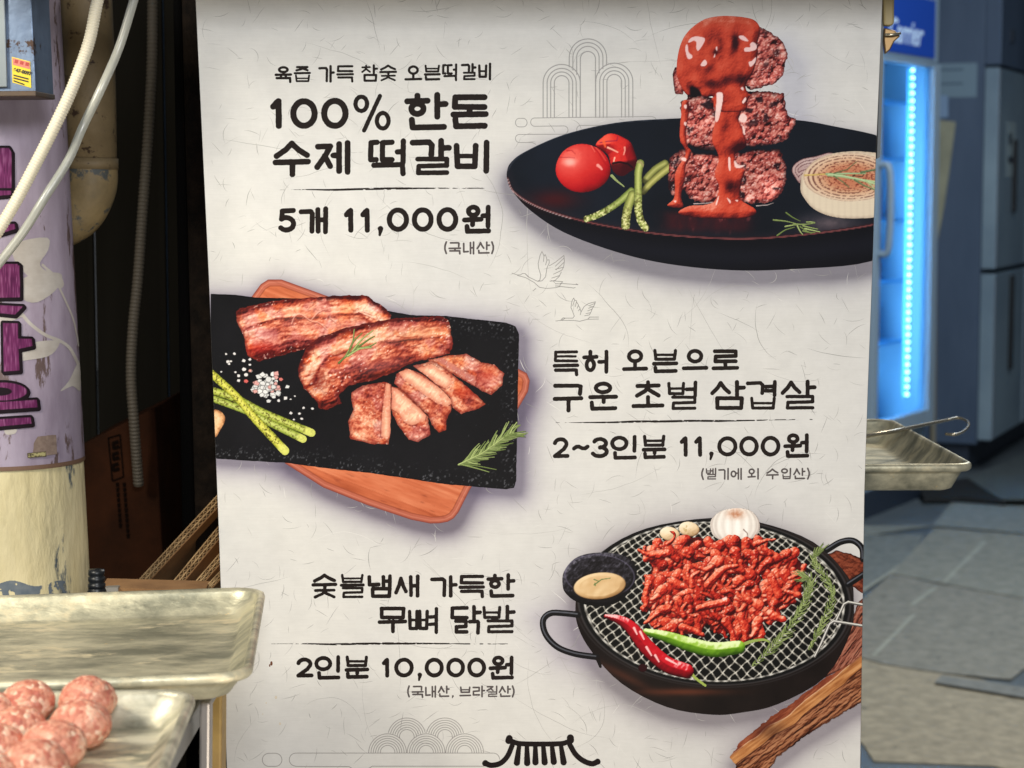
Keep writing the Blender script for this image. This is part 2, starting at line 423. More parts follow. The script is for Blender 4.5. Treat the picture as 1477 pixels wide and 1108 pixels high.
        if f == 'ㄴ': S.append([(.12, .76), (.14, 1), (.98, .98)])
        elif f == 'ㄱ': S.append([(.1, .76), (.95, .74), (.97, 1.03)])
        elif f != ' ': put(f, .14, .56 if f in 'ㄹㄺ' else .62, .96, 1)
    return [s if isinstance(s, tuple) else (s, 1) for s in S]
def arcl(cx, cy, rx, ry, a0, a1, n=12): return circ(cx, cy, rx, ry, n, a0, a1)
GLY = {'0': [circ(.5,.5,.5,.5,26)], '1': [[(0,.22),(.5,.06),(.8,0),(.85,1)]],
 '2': [arcl(.47,.27,.45,.27,190,380)+[(.7,.58),(.02,.98),(1,.97)]],
 '3': [arcl(.45,.25,.48,.25,205,450)+arcl(.42,.74,.57,.27,280,515)],
 '5': [[(.95,0),(.12,.03),(.06,.44)]+arcl(.42,.68,.55,.32,245,500)],
 ',': [[(.65,0),(.6,.35),(.1,1)]], '~': [[(0,.85),(.18,.2),(.38,.15),(.62,.75),(.82,.8),(1,.1)]],
 '%': [circ(.2,.22,.17,.22,16), circ(.82,.74,.17,.24,16), [(.74,-.02),(.28,1.04)]],
 '(': [[(.9,0),(.15,.35),(.15,.65),(.9,1)]], ')': [[(.1,0),(.85,.35),(.85,.65),(.1,1)]]}
def lettering(name, parent, crop, items, w, c=(30,24,22), wob=.3, step=.6, nudge=(0,0)):
    ox, oy, k = crop
    I = [(ch, ox+x0/k+nudge[0], oy+y0/k, ox+x1/k+nudge[0], oy+y1/k) for ch, x0, x1, y0, y1 in items]; r0 = w/k/2
    L = Layer(min(i[1] for i in I)-4, min(i[2] for i in I)-5, max(i[3] for i in I)+4, max(i[4] for i in I)+6, step)
    for ch, x0, y0, x1, y1 in I:
        r = r0*(.72 if ch == '%' else 1.04 if ch in '01235' else 1.01)
        S = [(g, 1) for g in GLY[ch]] if ch in GLY else syllable(ch)
        if ch in '특숯불즙참득뼈떡벌벨질겹': r *= .92 if ch != '불' else .8
        a, b, cc, d = x0+r, y0+r, x1-r, y1-r
        W = L.win(x0-4, y0-5, x1+4, y1+6); X, Y = L.X[W], L.Y[W]
        nz = fbm(X, Y, 3.2 if w/k > 4 else 2.2, 7, 2)-.5
        for st, rs in S:
            P = [(a+(cc-a)*p[0], b+(d-b)*p[1]) for p in st]
            if ch == ',': g, _ = line_f(X, Y, P, r*1.15, r*.5)
            else: g, _ = line_f(X, Y, P, r*rs)
            L.f[W] = np.maximum(L.f[W], g+nz*wob*2)
    L.rgb[:] = c
    return L.build(name, parent, clip=False, lift=7e-5)
def rule(parent, crop, x0, y0, x1, y1):
    ox, oy, k = crop; a = (ox+x0/k, oy+y0/k); b = (ox+x1/k, oy+y1/k)
    L = Layer(a[0]-2, min(a[1], b[1])-4, b[0]+2, max(a[1], b[1])+4, .5)
    t = (L.X-a[0])/(b[0]-a[0]); yc = a[1]+(b[1]-a[1])*t
    w = .25+1.35*ss(0, .35, t)*(1-.75*ss(.5, .95, t)) + .5*(fbm(L.X, L.Y*0, 14, 3, 3)-.5)
    n = fbm(L.X, L.Y*3, 5, 9, 3)
    f = w-abs(L.Y-yc-1.2*(vn(L.X, L.Y*0, 40, 2)-.5)) - np.maximum(0, n-.62+.1*ss(.6, 1, t))*6 - .9*ss(.72, 1, t)*(n > .5)
    L.f = np.where((t > 0) & (t < 1), f, -5); L.rgb[:] = (32,26,24)
    return L.build('printed_rule', parent, clip=False, lift=7e-5)
def spread_items(s): return s
def write_board(B):
    A = (370, 70, 3.462)
    lettering('lettering', B, A, [('육',90,178,88,170),('즙',185,272,87,169),('가',308,390,84,169),('득',398,487,83,167),('참',522,606,80,167),('숯',612,702,80,165),('오',738,828,84,160),('븐',835,920,80,161),('떡',926,1004,76,162),('갈',1020,1098,74,160),('비',1106,1174,72,158)], 12.5, wob=.14, step=.5)
    lettering('lettering', B, A, [('1',68,132,248,402),('0',168,306,248,402),('0',322,460,246,402),('%',478,672,230,414),('한',738,955,220,410),('돈',968,1160,228,404)], 30)
    lettering('lettering', B, A, [('수',80,272,460,640),('제',288,474,460,627),('떡',556,750,452,634),('갈',765,972,450,636),('비',984,1168,458,622)], 29)
    rule(B, A, 115, 708, 1165, 696)
    lettering('lettering', B, A, [('5',108,200,796,920),('개',210,362,790,925),('1',436,488,796,920),('1',518,570,796,920),(',',602,634,888,944),('0',650,762,794,916),('0',775,885,793,916),('0',898,1008,792,916),('원',1026,1172,780,926)], 25)
    G = (82,76,76)
    lettering('lettering', B, A, [('(',935,953,962,1028),('국',958,1022,966,1027),('내',1030,1090,964,1028),('산',1098,1166,964,1026),(')',1170,1188,962,1028)], 9, G, .05, .4)
    D = (780, 480, 3.517)
    lettering('lettering', B, D, [('특',60,196,88,216),('허',210,346,88,206),('오',412,545,84,194),('븐',564,698,80,206),('으',715,850,82,190),('로',866,1006,84,190)], 20)
    lettering('lettering', B, D, [('구',60,216,258,402),('운',240,392,248,396),('초',460,628,244,382),('벌',640,797,245,394),('삼',860,1037,242,392),('겹',1040,1200,242,392),('살',1216,1396,240,392)], 21)
    rule(B, D, 60, 458, 1385, 441)
    lettering('lettering', B, D, [('2',60,146,530,638),('~',158,248,566,600),('3',260,346,529,636),('인',352,490,520,645),('분',512,638,516,642),('1',705,749,525,630),('1',778,822,525,630),(',',850,879,604,652),('0',895,998,525,628),('0',1006,1106,524,628),('0',1115,1216,523,628),('원',1230,1362,510,636)], 20)
    lettering('lettering', B, D, [('(',812,829,686,748),('벨',836,892,686,746),('기',900,956,686,746),('에',962,1022,686,746),('외',1048,1108,686,744),('수',1142,1208,688,744),('입',1218,1272,686,744),('산',1280,1342,686,744),(')',1349,1367,684,746)], 8.5, G, .05, .4)
    E = (370, 800, 3.5975)
    lettering('lettering', B, E, [('숯',285,420,98,230),('불',432,562,98,228),('냄',575,706,104,226),('새',714,850,104,221),('가',900,1042,108,221),('득',1048,1186,104,222),('한',1192,1342,98,225)], 20)
    lettering('lettering', B, E, [('무',628,782,270,406),('뼈',785,946,274,409),('닭',1005,1167,264,412),('발',1170,1342,262,411)], 20)
    rule(B, E, 75, 465, 1305, 462)
    lettering('lettering', B, E, [('2',205,296,534,640),('인',300,438,524,650),('분',456,585,522,646),('1',650,692,535,639),('0',714,816,535,638),(',',832,860,614,662),('0',872,972,535,638),('0',984,1082,535,638),('0',1093,1191,534,638),('원',1204,1336,524,650)], 20.5)
    lettering('lettering', B, E, [('(',780,797,678,742),('국',804,868,680,742),('내',874,934,680,742),('산',940,1002,680,740),(',',1010,1026,730,748),('브',1052,1114,684,736),('라',1120,1186,680,740),('질',1192,1252,680,740),('산',1256,1320,680,740),(')',1323,1341,678,742)], 9, G, .05, .4)

def fine_lines(name, B, polys, r=.35, c=(150,148,146), step=.5):
    P = np.concatenate([np.array(p) for p in polys]); x0, y0 = P.min(0)-2; x1, y1 = P.max(0)+2
    L = Layer(x0, y0, x1, y1, step)
    for p in polys:
        q = np.array(p); w = L.win(q[:,0].min()-2, q[:,1].min()-2, q[:,0].max()+2, q[:,1].max()+2)
        f, _ = line_f(L.X[w], L.Y[w], p, r); L.f[w] = np.maximum(L.f[w], f)
    L.rgb[:] = c
    return L.build(name, B)
def motifs(B):
    def z(p, ox, oy, k): return [(ox+a/k, oy+b/k) for a, b in p]
    q = (720, 30, 5.681)
    P = []
    for cx, cy in ((512, 510), (943, 500)):
        for r in (152, 119, 90, 60):
            P.append(z([(cx-r, 793)]+circ(cx, cy, r, r, 20, 180, 360)+[(cx+r, 790)], *q))
    for r in (153, 123, 92, 62):
        full = [(727-r, 560)]+circ(727, 302, r, r, 20, 180, 360)+[(727+r, 560)]
        if r == 62: full = [(665, 792)]+circ(727, 302+12, 62, 62, 20, 180, 360)+[(789, 788)]
        else:   # the outer legs stop where the side arches cover them
            lim = {153: 378, 123: 405, 92: 440}[r]
            full = [(727-r, lim)]+circ(727, 302, r, r, 20, 180, 360)+[(727+r, lim-12)]
        P.append(z(full, *q))
    fine_lines('printed_arches', B, P, .72, (148,147,146))
    P = [z(circ(165,835,32,35,10,90,270)+circ(197,835,32,35,10,-90,90)+[(165,870)], *q),
         z([(1290,815),(1275,792),(1250,785),(290,797)]+circ(290,831,32,34,10,270,90)+[(530,862)]+circ(530,896,34,34,10,-90,90)+[(165,932)]+circ(165,965,32,33,10,270,90)+[(270,998),(300,1012)], *q),
         z([(850,857),(668,858)]+circ(668,890,33,32,6,270,180)+[(637,912)], *q)]
    fine_lines('printed_cloud_band', B, P, .5, (142,141,140))
    q = (370, 800, 3.5975); P = []
    for cx, cy in ((680,1028),(880,1028),(1080,1028)):
        for r in (98, 86, 74, 62, 50, 38): P.append(z(circ(cx, cy, r, r, 20, 180, 360), *q))
    for cx, cy in ((780,946),(978,946)):
        for r in (98, 86, 74, 62, 50, 38):
            pts = [p for p in circ(cx, cy, r, r, 40, 160, 380) if min(math.hypot(p[0]-a, p[1]-1028) for a in (680,880,1080)) > 98]
            if len(pts) > 1: P.append(z(pts, *q))
    fine_lines('printed_wave_arches', B, P, .52, (146,143,141))
    P = [z(circ(64,1065,34,34,10,90,270)+circ(98,1065,34,34,10,-90,90)+[(64,1099)], *q),
         z([(480,1100),(204,1099)]+circ(204,1064,34,34,10,90,270)+[(1228,1030)]+circ(1228,1062,33,32,8,270,360), *q),
         z([(480,1100),(500,1112)], *q), z([(580,1112),(600,1098),(1180,1098)], *q)]
    fine_lines('printed_cloud_band', B, P, .5, (142,139,137))
    q = (720, 340, 7.917)
    P = [z(p, *q) for p in ([(145,428),(205,448),(245,448),(265,432),(295,432),(330,470),(440,522),(465,505),(475,450),(450,370),(445,320),(465,230),(488,180),(505,215),(512,235),(505,295)],
        [(512,235),(525,215),(540,250),(545,280),(530,335)],[(545,280),(570,275),(572,310),(545,370),(530,470),(490,515),(440,522)],
        [(572,345),(640,305),(740,225),(742,255),(640,350)],[(742,255),(745,300),(650,390)],[(745,290),(735,360),(640,385)],[(735,360),(715,395),(620,440)],[(710,415),(690,455),(600,485)],[(690,460),(640,510),(580,522)],
        [(600,515),(725,525),(705,550),(640,550)],[(705,550),(690,575),(640,575)],[(210,455),(300,478),(400,535),(460,590),(540,603),(640,595),(700,580),(850,598)],[(700,545),(900,560),(880,550)],[(295,432),(335,468),(300,440)],
        [(845,600),(870,592)],[(385,632),(420,602)])]
    P += [z(p, *q) for p in ([(645,975),(700,968),(730,938),(755,942),(840,942),(858,920),(840,870),(820,820),(830,750),(850,712),(862,735),(840,800)],[(862,735),(885,745),(870,810)],[(885,760),(905,790),(890,830)],[(905,800),(925,830),(905,860)],[(925,840),(935,870),(925,905)],
        [(935,870),(970,810),(1020,775),(1100,755),(1090,775),(1030,800)],[(1095,775),(1080,805),(1020,830)],[(1080,805),(1060,840),(1010,860)],[(1060,845),(1045,880),(990,890)],[(1045,880),(1030,905),(975,915)],
        [(700,968),(850,968),(920,978),(1010,955),(1030,935)],[(1030,930),(1135,930)],[(1010,955),(1135,952)],[(720,962),(750,945)])]
    fine_lines('printed_cranes', B, P, .42, (132,130,128), .4)
    q = (690, 1040, 7.385)
    L = Layer(690, 1054, 872, 1120, .5)
    def st(p, r0, r1=None, sm=True):
        p = z(p, *q); p = spline(p, 6) if sm and len(p) > 2 else p
        g, _ = line_f(L.X, L.Y, p, r0/7.385, (r1 or r0)/7.385); L.f = np.maximum(L.f, g)
    st([(75,452),(140,472),(235,450),(310,375),(360,262)], 30, 27); st([(330,185),(322,210)], 36); st([(350,215),(470,243),(850,243),(960,222)], 27)
    st([(980,180),(982,205)], 38); st([(975,255),(1035,355),(1120,425),(1210,455),(1268,435)], 28, 30); st([(75,448),(72,452)], 32); st([(1270,430),(1272,436)], 30)
    for a, b, c_ in ((432,410,445),(517,520,448),(607,608,440),(692,706,440),(785,803,435),(882,908,440)): st([(a,275),(b,c_)], 24, 34, False)
    L.rgb[:] = (26,20,20); L.build('printed_roof_emblem', B)
# ------------------------------------------------------------ the printed pictures
def Z(p, ox, oy, k): return [(ox+a/k, oy+b/k) for a, b in p]
ZA = (720, 0, 2.6855); ZB = (290, 380, 2.841); ZC = (760, 710, 2.784)
Z1 = (960, 10, 7.385); Z2 = (950, 130, 5.538); Z3 = (790, 180, 6.922); Z4 = (1100, 200, 7.388)
Z5 = (330, 410, 6.157); Z6 = (490, 430, 4.816); Z7 = (900, 760, 5.275); Z8 = (290, 500, 6.156)
PLATE = spline(Z([(30,665),(45,630),(100,588),(250,522),(450,476),(660,460),(900,455),(1150,465),(1300,490),(1480,530),(1620,600),(1620,900),(1440,1012),(1150,1042),(900,1047),(650,1022),(450,975),(250,900),(120,815),(50,740),(32,700)], *ZA), 5, True)
SLATE = Z([(20,124),(60,126),(140,128),(225,140),(480,145),(780,197),(860,212),(1000,215),(1250,243),(1288,258),(1303,290),(1297,600),(1291,890),(1282,920),(1250,926),(1000,905),(850,882),(700,860),(500,838),(345,817),(60,800),(20,790)], *ZB)
WOOD = spline(Z([(205,140),(245,85),(275,66),(330,66),(520,135),(900,280),(1300,432),(1335,450),(1347,480),(1340,525),(1220,730),(1100,930),(1055,1020),(1035,1045),(1010,1059),(975,1065),(940,1066),(860,1050),(680,990),(500,918),(345,820),(300,700),(215,160)], *ZB), 1, True)
GRILLB = spline(Z([(195,450),(215,360),(300,240),(480,145),(740,103),(930,120),(1150,200),(1290,340),(1312,430),(1300,560),(1200,740),(1010,850),(860,885),(740,893),(560,862),(380,768),(260,640),(205,540)], *ZC), 4, True)
LOG = Z([(815,1065),(850,1010),(920,950),(980,900),(1060,850),(1200,745),(1290,690),(1420,600),(1420,790),(1330,850),(1200,930),(1100,990),(1000,1070),(930,1180),(840,1180),(838,1100)], *ZC)

def build_paper(B):
    """the board itself with the paper colour and the soft shadows that are printed round the dishes"""
    L = Layer(276, -66, 1282, 1490, 3)
    X, Y = L.X, L.Y
    base = C(203,202,199); L.rgb[:] = base
    t = fbm(X, Y, 220, 31, 4)-.5; L.rgb += (t*14)[..., None]*C(1, .9, .6)
    def shade(poly, dx, dy, s, c, op):
        d = -poly_sd(X-dx, Y-dy, poly); a = np.exp(-(np.maximum(d, 0)/s)**1.2)*op*.76
        L.rgb[:] = L.rgb*(1-a[..., None]) + C(*c)*(1.12-.5*a[..., None]**2)*a[..., None]
    shade(PLATE, -2, 17, 17, (98,94,110), .9)
    shade(Z([(1090,180),(1150,250),(1160,460),(1100,460)], *ZA), 6, 0, 22, (138,140,164), .5)
    shade(WOOD, 6, 13, 16, (88,78,98), .95); shade(SLATE, 9, 8, 17, (98,90,114), .9)
    shade(GRILLB, -6, 12, 21, (108,100,110), .9); shade(LOG, 4, 12, 18, (96,86,100), .75)
    shade(Z([(60,480),(260,480),(290,660),(150,640)], *ZC), -8, 8, 20, (130,122,142), .45)
    # outline at panel edges
    L.f = poly_sd(X, Y, EDGE)
    pts = EDGE
    front = [board(*p) for p in pts]; back = [board(*p, -.004) for p in pts]; n = len(pts)
    mb = MB(); mb.add([tuple(p) for p in front]+[tuple(p) for p in back],
        [tuple(range(2*n-1, n-1, -1))] + [(i, (i+1) % n, (i+1) % n+n, i+n) for i in range(n)])
    mb.build('board_core', mat('board_edge', (196,194,190), .6), B)
    L.build('printed_paper', B, m=PAPER, clip=True, lift=.0)
    # fibres of the handmade paper: real count far past what one could tell apart
    rnd = random.Random(9); vs = []; fs = []; cols = []
    for q in range(1800):
        x = rnd.uniform(284, 1270); y = rnd.uniform(-20, 1120); a = rnd.uniform(0, 6.283); big = rnd.random() < .05
        n = rnd.randint(5, 9) if not big else rnd.randint(12, 22); st = rnd.uniform(1.6, 4.5) if not big else rnd.uniform(5, 9)
        cur = rnd.gauss(0, .10 if not big else .05); w = rnd.uniform(.2, .36) if not big else rnd.uniform(.2, .36)
        dk = rnd.random() < .93; g = rnd.uniform(132, 176) if dk else rnd.uniform(208, 216)
        if rnd.random() < .03: g = rnd.uniform(125, 150)
        P = []
        for k in range(n):
            P.append((x, y)); x += math.cos(a)*st; y += math.sin(a)*st; a += cur + rnd.gauss(0, .06)
        if not all(poly_sd(np.array([p[0]]), np.array([p[1]]), EDGE)[0] > 3 for p in (P[0], P[-1])): continue
        k0 = len(vs)
        for k in range(n):
            d = np.array(P[min(k+1, n-1)])-np.array(P[max(k-1, 0)]); d /= np.hypot(*d)+1e-9; e = w*math.sin(math.pi*(k+.3)/(n-.4))
            vs += [(P[k][0]-d[1]*e, P[k][1]+d[0]*e), (P[k][0]+d[1]*e, P[k][1]-d[0]*e)]; cols += [g]*2
        fs += [(k0+2*k, k0+2*k+1, k0+2*k+3, k0+2*k+2) for k in range(n-1)]
    V = np.array(vs); co = board(V[:, 0], V[:, 1], 2.5e-5)
    me = bpy.data.meshes.new('paper_fibre'); me.from_pydata(co.tolist(), [], fs); me.update()
    at = me.color_attributes.new('Col', 'FLOAT_COLOR', 'POINT'); g = np.array(cols)/255; g = (((g+.055)/1.055)**2.4)*ALB
    at.data.foreach_set('color', np.stack([g, g*.985, g*.95, g*0+1], 1).astype(np.float32).ravel())
    o = link('paper_fibre', me, PRINT, B); o['kind'] = 'stuff'
    LIFT[0] = 4e-5

def ground_meat(L, w, seed, dark=.5, pal=None):
    """minced meat: lumps, fat specks, burnt pits"""
    X, Y = L.X[w], L.Y[w]
    wx = X+3*(fbm(X, Y, 9, seed+1)-.5); wy = Y+3*(fbm(X, Y, 9, seed+2)-.5)
    f1, f2, r = worley(wx+2.5*(fbm(X, Y, 3.5, seed+8, 2)-.5), wy+2.5*(fbm(X, Y, 3.5, seed+9, 2)-.5), 9.5, seed); g1, g2, r2 = worley(wx, wy*1.3, 3.6, seed+3)
    h = (1-f1)*4.2 + (1-g1)*.9 + 7*fbm(X, Y, 18, seed+4) + 2.2*fbm(X, Y, 3.2, seed+15, 3)
    s = lit(h, (-.45,-.6,.66))
    t = np.clip(.10+.64*s+.16*(r2-.5)+.5*(fbm(X, Y, 13, seed+21, 3)-.5)+.22*(r-.5)-.38*ss(.62, .95, f1), 0, 1)
    pal = pal or [(0,(28,9,13)),(.2,(96,30,32)),(.38,(156,64,60)),(.55,(196,102,92)),(.76,(222,148,136)),(1,(248,210,198))]
    c = ramp(t, pal)*(.78+.36*fbm(X, Y, 30, seed+31, 2))[..., None]
    burn = ss(.60, .74, fbm(X, Y, 17, seed+6))*dark
    c = c*(1-burn[..., None]) + C(26,12,20)*burn[..., None]
    wh = ss(.8, .95, r2*ss(.7, .1, g1)*1.25+.1*s)*.55
    return c*(1-wh[..., None]) + C(240,205,200)*wh[..., None]
def put(L, poly, fn, soft=1.0, rough=0, seed=0, edge=None, w=None):
    """paint fn(w) inside the polygon, with an optional burnt rim"""
    p = np.array(poly); w = L.win(p[:,0].min()-4, p[:,1].min()-4, p[:,0].max()+4, p[:,1].max()+4)
    X, Y = L.X[w], L.Y[w]; f = poly_sd(X, Y, poly)
    if rough: f = f + rough*(fbm(X, Y, 6, seed+40, 3)-.5)*2
    c = fn(w, f)
    L.over(ss(-soft/2, soft/2, f), c, w)
    L.f[w] = np.maximum(L.f[w], f)
def dish_one(B):
    # ---- black plate
    P = Layer(728, 165, 1282, 396, 1.5); X, Y = P.X, P.Y
    P.f = poly_sd(X, Y, PLATE)
    lip = spline(Z([(32,690),(60,745),(150,800),(300,850),(500,890),(700,914),(950,925),(1200,907),(1460,868),(1620,810)], *ZA), 8)
    rimp = lip + [(1400,-200),(600,-200)]
    ins = poly_sd(X, Y, rimp)
    P.rgb[:] = ramp(fbm(X, Y, 120, 3), [(0,(9,13,20)),(.6,(15,21,31)),(1,(22,30,44))])
    below = ss(-1, 1, -ins); P.over(below, (9,10,17))
    P.over(ss(24, 0, abs(-ins-26))*below*.35, (28,30,42))
    g = np.exp(-((X-800)/34)**2-((Y-288)/14)**2); P.over(g*.75, (66,14,18))
    g = np.exp(-((X-1195)/40)**2-((Y-322)/13)**2)*(ins > 0); P.over(g*(.5+.5*fbm(X, Y, 7, 5)), (96,84,90))
    g = np.exp(-(np.maximum(np.abs(X-1020)-50, 0)/14)**2)*ss(298, 312, Y)*ss(342, 326, Y)*(ins > 0)
    n = fbm(X, Y*.4, 9, 8, 4); P.over(g*(.25+.6*n), (70,20,26)); P.over(g*ss(.68, .8, n)*.7, (130,60,60))
    P.stroke(lip, 1.0, 1.0, (128,66,66), .8, .9); P.stroke([(a-.5, b-1.7) for a, b in lip], .6, .6, (36,10,14), .8, .8)
    P.stroke([(a, b+1.1) for a, b in lip[:24]], .5, .5, (190,170,172), .8, .75)
    P.stroke(spline(Z([(34,660),(60,620),(120,578),(260,520),(450,477),(660,461)], *ZA), 6), .6, .6, (60,66,80), .8, .7)
    P.over(ss(12, 0, abs(ins-2))*.25*(ins > 0), (44,34,42))
    plate = P.build('printed_plate', B)
    # ---- tomatoes
    T = Layer(796, 188, 936, 286); X, Y = T.X, T.Y
    t2 = spline(Z([(480,210),(540,130),(600,92),(670,92),(760,130),(830,180),(870,280),(895,370),(880,430),(820,470),(760,510),(690,500),(640,440),(600,300)], *Z3), 4, True)
    def tom2(w, f):
        x, y = T.X[w], T.Y[w]; s = lit(9*np.sqrt(np.clip(f, 0, 14)/14)*2.2+1.2*fbm(x, y, 12, 2))
        c = ramp(.1+.85*s, [(0,(66,6,14)),(.35,(142,16,24)),(.7,(206,44,38)),(1,(232,92,70))])
        k = ss(233, 238, y+.2*(x-890)); return c*(1-k[..., None]*.85)+C(52,10,18)*k[..., None]*.85
    put(T, t2, tom2)
    for p, r, cc in (([(600,228),(640,245),(700,275)],1.4,(246,190,168)),([(768,225),(770,260),(758,300)],1.2,(244,170,150)),([(668,330),(655,385)],1.1,(250,205,180)),([(520,180),(600,165),(690,160),(700,120)],.7,(120,20,60)),([(560,170),(575,220)],2.2,(226,92,50))):
        T.stroke(Z(p, *Z3), r, r*.6, cc, 1, .85)
    T.stroke(Z([(650,385),(720,372),(800,390),(850,430)], *Z3), 1.6, 1, (18,8,14), 1, .95)
    def tom1(w, f):
        x, y = T.X[w], T.Y[w]; u = (x-841)/39.5; v = (y-243)/34.5; q = np.sqrt(np.clip(1-u*u-v*v, 0, 1))
        s = np.clip(-.45*u-.55*v+.7*q, -1, 1)*.5+.5
        c = ramp(s+.07*(fbm(x, y, 4, 4)-.5)+.12*(fbm(x, y*.6, 16, 6, 2)-.5), [(0,(40,4,12)),(.25,(96,8,16)),(.5,(160,16,24)),(.75,(192,40,38)),(.95,(208,66,60)),(1,(220,90,80))])
        return c
    ring = [(841+39.5*math.cos(a)*(1+.012*math.sin(5*a)), 243+35*math.sin(a)*(1+.02*math.sin(3*a+1))) for a in np.linspace(0, 6.2831, 60)[:-1]]
    put(T, ring, tom1)
    g = np.exp(-(((X-822)/8.5)**2+((Y-234)/5.8)**2)**1.3); T.over(g*.9, (240,196,186))
    g = np.exp(-(((X-822)/14)**2+((Y-234)/9)**2)); T.over(g*.35, (236,120,108))
    for p, r, cc, op in (([(500,405),(525,425),(540,445)],2.2,(240,170,160),.8),([(440,200),(500,270),(560,370),(600,420)],.7,(150,10,24),.7),([(450,195),(520,270),(580,360)],.7,(240,110,90),.6),([(430,200),(470,270)],.6,(244,140,120),.7),([(110,325),(180,325),(270,330)],.6,(150,14,28),.7),([(190,260),(240,255),(275,290)],.7,(160,16,26),.7),([(210,275),(260,300)],.6,(238,110,96),.6)):
        T.stroke(Z(p, *Z3), r, r*.6, cc, 1, op)
    T.f = np.maximum(T.f, -50); T.build('printed_tomatoes', plate)
    # ---- asparagus
    A = Layer(842, 226, 972, 336)
    def spear(pts, r0, r1, c0, c1, tip=.62, seed=0, dk=0):
        p = spline(pts, 6); f, t = line_f(A.X, A.Y, p, r0, r1)
        f = f + .8*(fbm(A.X, A.Y, 4, seed, 2)-.5)*ss(tip-.1, tip+.1, t)
        rr = r0+(r1-r0)*t; s = np.clip(f/rr, 0, 1); col = ramp(s*.8+.15, [(0,tuple(np.array(c0)*.45)),(.5,c0),(1,c1)])
        n = fbm(A.X, A.Y, 2.4, seed+3, 3); fl, _, rr_ = worley(A.X, A.Y, 3.4, seed)
        k = ss(.55, .62, n)*ss(tip-.3, tip+.1, t); col = col*(1-k[..., None]*.8)+C(228,222,170)*k[..., None]*.8
        k = ss(.42, .36, n)*ss(tip-.4, tip+.05, t)*.85; col = col*(1-k[..., None])+C(74,66,34)*k[..., None]
        if dk: col = col*(1-.55*ss(.75, 1, t)[..., None])
        A.over(ss(-.5, .5, f), col); A.f = np.maximum(A.f, f)
    spear(Z([(1170,385),(1080,440),(1000,520),(975,560)], *Z3), 5.2, 5.0, (128,132,70), (172,172,104), 9, 1, 1)
    spear(Z([(1215,425),(1120,500),(1020,590),(955,670)], *Z3), 5.6, 4.5, (140,140,74), (188,184,112), 9, 2, 1)
    spear(Z([(835,660),(700,780),(560,870),(440,925),(385,940)], *Z3), 5.0, 4.6, (126,142,70), (176,184,112), .5, 3)
    spear(Z([(845,700),(800,830),(780,950),(778,1010)], *Z3), 6.4, 6.2, (136,144,74), (188,190,118), .55, 5)
    spear(Z([(925,385),(905,480),(903,700),(905,850),(930,960),(975,1030)], *Z3), 5.6, 5.4, (138,150,76), (192,198,122), .6, 4)
    A.stroke(Z([(640,510),(690,560),(765,620)], *Z3), 2.2, .8, (140,152,100), .8, 1, True)
    A.stroke(Z([(895,370),(930,375),(958,415)], *Z3), 2, 1.6, (146,136,92), .8, .8)
    A.build('printed_asparagus', plate)
    # ---- stack of patties and sauce
    M = Layer(958, 14, 1162, 330)
    dark = lambda q: [(0,(24,8,14)),(.35,(84,22,32)),(.6,(150,56,62)),(.8,(188,100,100)),(1,(230,180,176))]
    def mt(seed, dk=.8, side=0):
        def fn(w, f):
            c = ground_meat(M, w, seed, dk); k = ss(5, 0, f)*.55; c = c*(1-k[..., None])+C(30,10,16)*k[..., None]
            k = ss(.5, .0, (M.Y[w]-M.Y[w].min())/(np.ptp(M.Y[w])+1e-6)*1.9)*.35*fbm(M.X[w], M.Y[w], 8, seed+11); return c*(1-k[..., None])
        return fn
    low = Z([(90,560),(120,510),(200,470),(330,500),(470,512),(640,500),(760,480),(900,470),(972,470),(992,560),(1022,655),(1010,760),(960,855),(880,890),(760,912),(660,885),(440,892),(350,903),(240,872),(205,800),(110,835),(80,780),(84,650)], *Z2)
    mid = Z([(178,100),(230,60),(330,50),(450,60),(700,20),(850,8),(1000,28),(1012,120),(1030,200),(1100,228),(1085,270),(1060,322),(1020,402),(940,425),(850,440),(760,452),(680,452),(440,482),(330,472),(270,450),(180,420),(174,300)], *Z2)
    top = spline(Z([(850,200),(1000,215),(1100,258),(1200,330),(1262,400),(1297,490),(1275,610),(1255,715),(1180,805),(1060,842),(950,872),(860,866),(820,600)], *Z1), 3, True)
    put(M, low, mt(11, .9), rough=3.6, seed=1); put(M, mid, mt(23, .8), rough=3.4, seed=2)
    M.over(ss(7, 0, abs(M.Y-(214+.0*M.X)))*ss(1145, 1120, M.X)*ss(975, 990, M.X)*(M.f > -3)*.75, (16,10,18))
    M.blob(Z([(240,430),(330,470),(450,480),(480,520),(330,515),(230,490)], *Z2), (10,10,16), 3, .9)
    M.blob(Z([(640,470),(720,452),(880,440),(980,430),(960,465),(760,482),(660,500)], *Z2), (12,10,16), 3, .9)
    put(M, top, mt(37, .6), rough=2.4, seed=3)
    put(M, Z([(95,640),(72,720),(82,830),(105,930),(185,935),(215,700),(130,640)], *Z1), mt(51, .3), rough=.8, seed=4)
    for p in ([(330,110),(400,90),(440,110),(440,155),(380,150)],[(770,60),(830,55),(835,95),(790,100)],[(920,90),(955,100),(945,130),(920,125)],[(690,140),(760,150),(740,185),(690,175)]): M.blob(Z(p, *Z2), (22,12,20), 2.5, .85)
    M.blob(Z([(260,850),(340,850),(390,900),(380,950),(230,960)], *Z1), (14,10,16), 1.5, 1); M.f = np.maximum(M.f, poly_sd(M.X, M.Y, Z([(250,850),(390,850),(400,980),(230,960)], *Z1)))
    M.blob(Z([(850,840),(905,850),(900,880),(960,890),(880,950)], *Z1), (14,12,22), 1.2, 1)
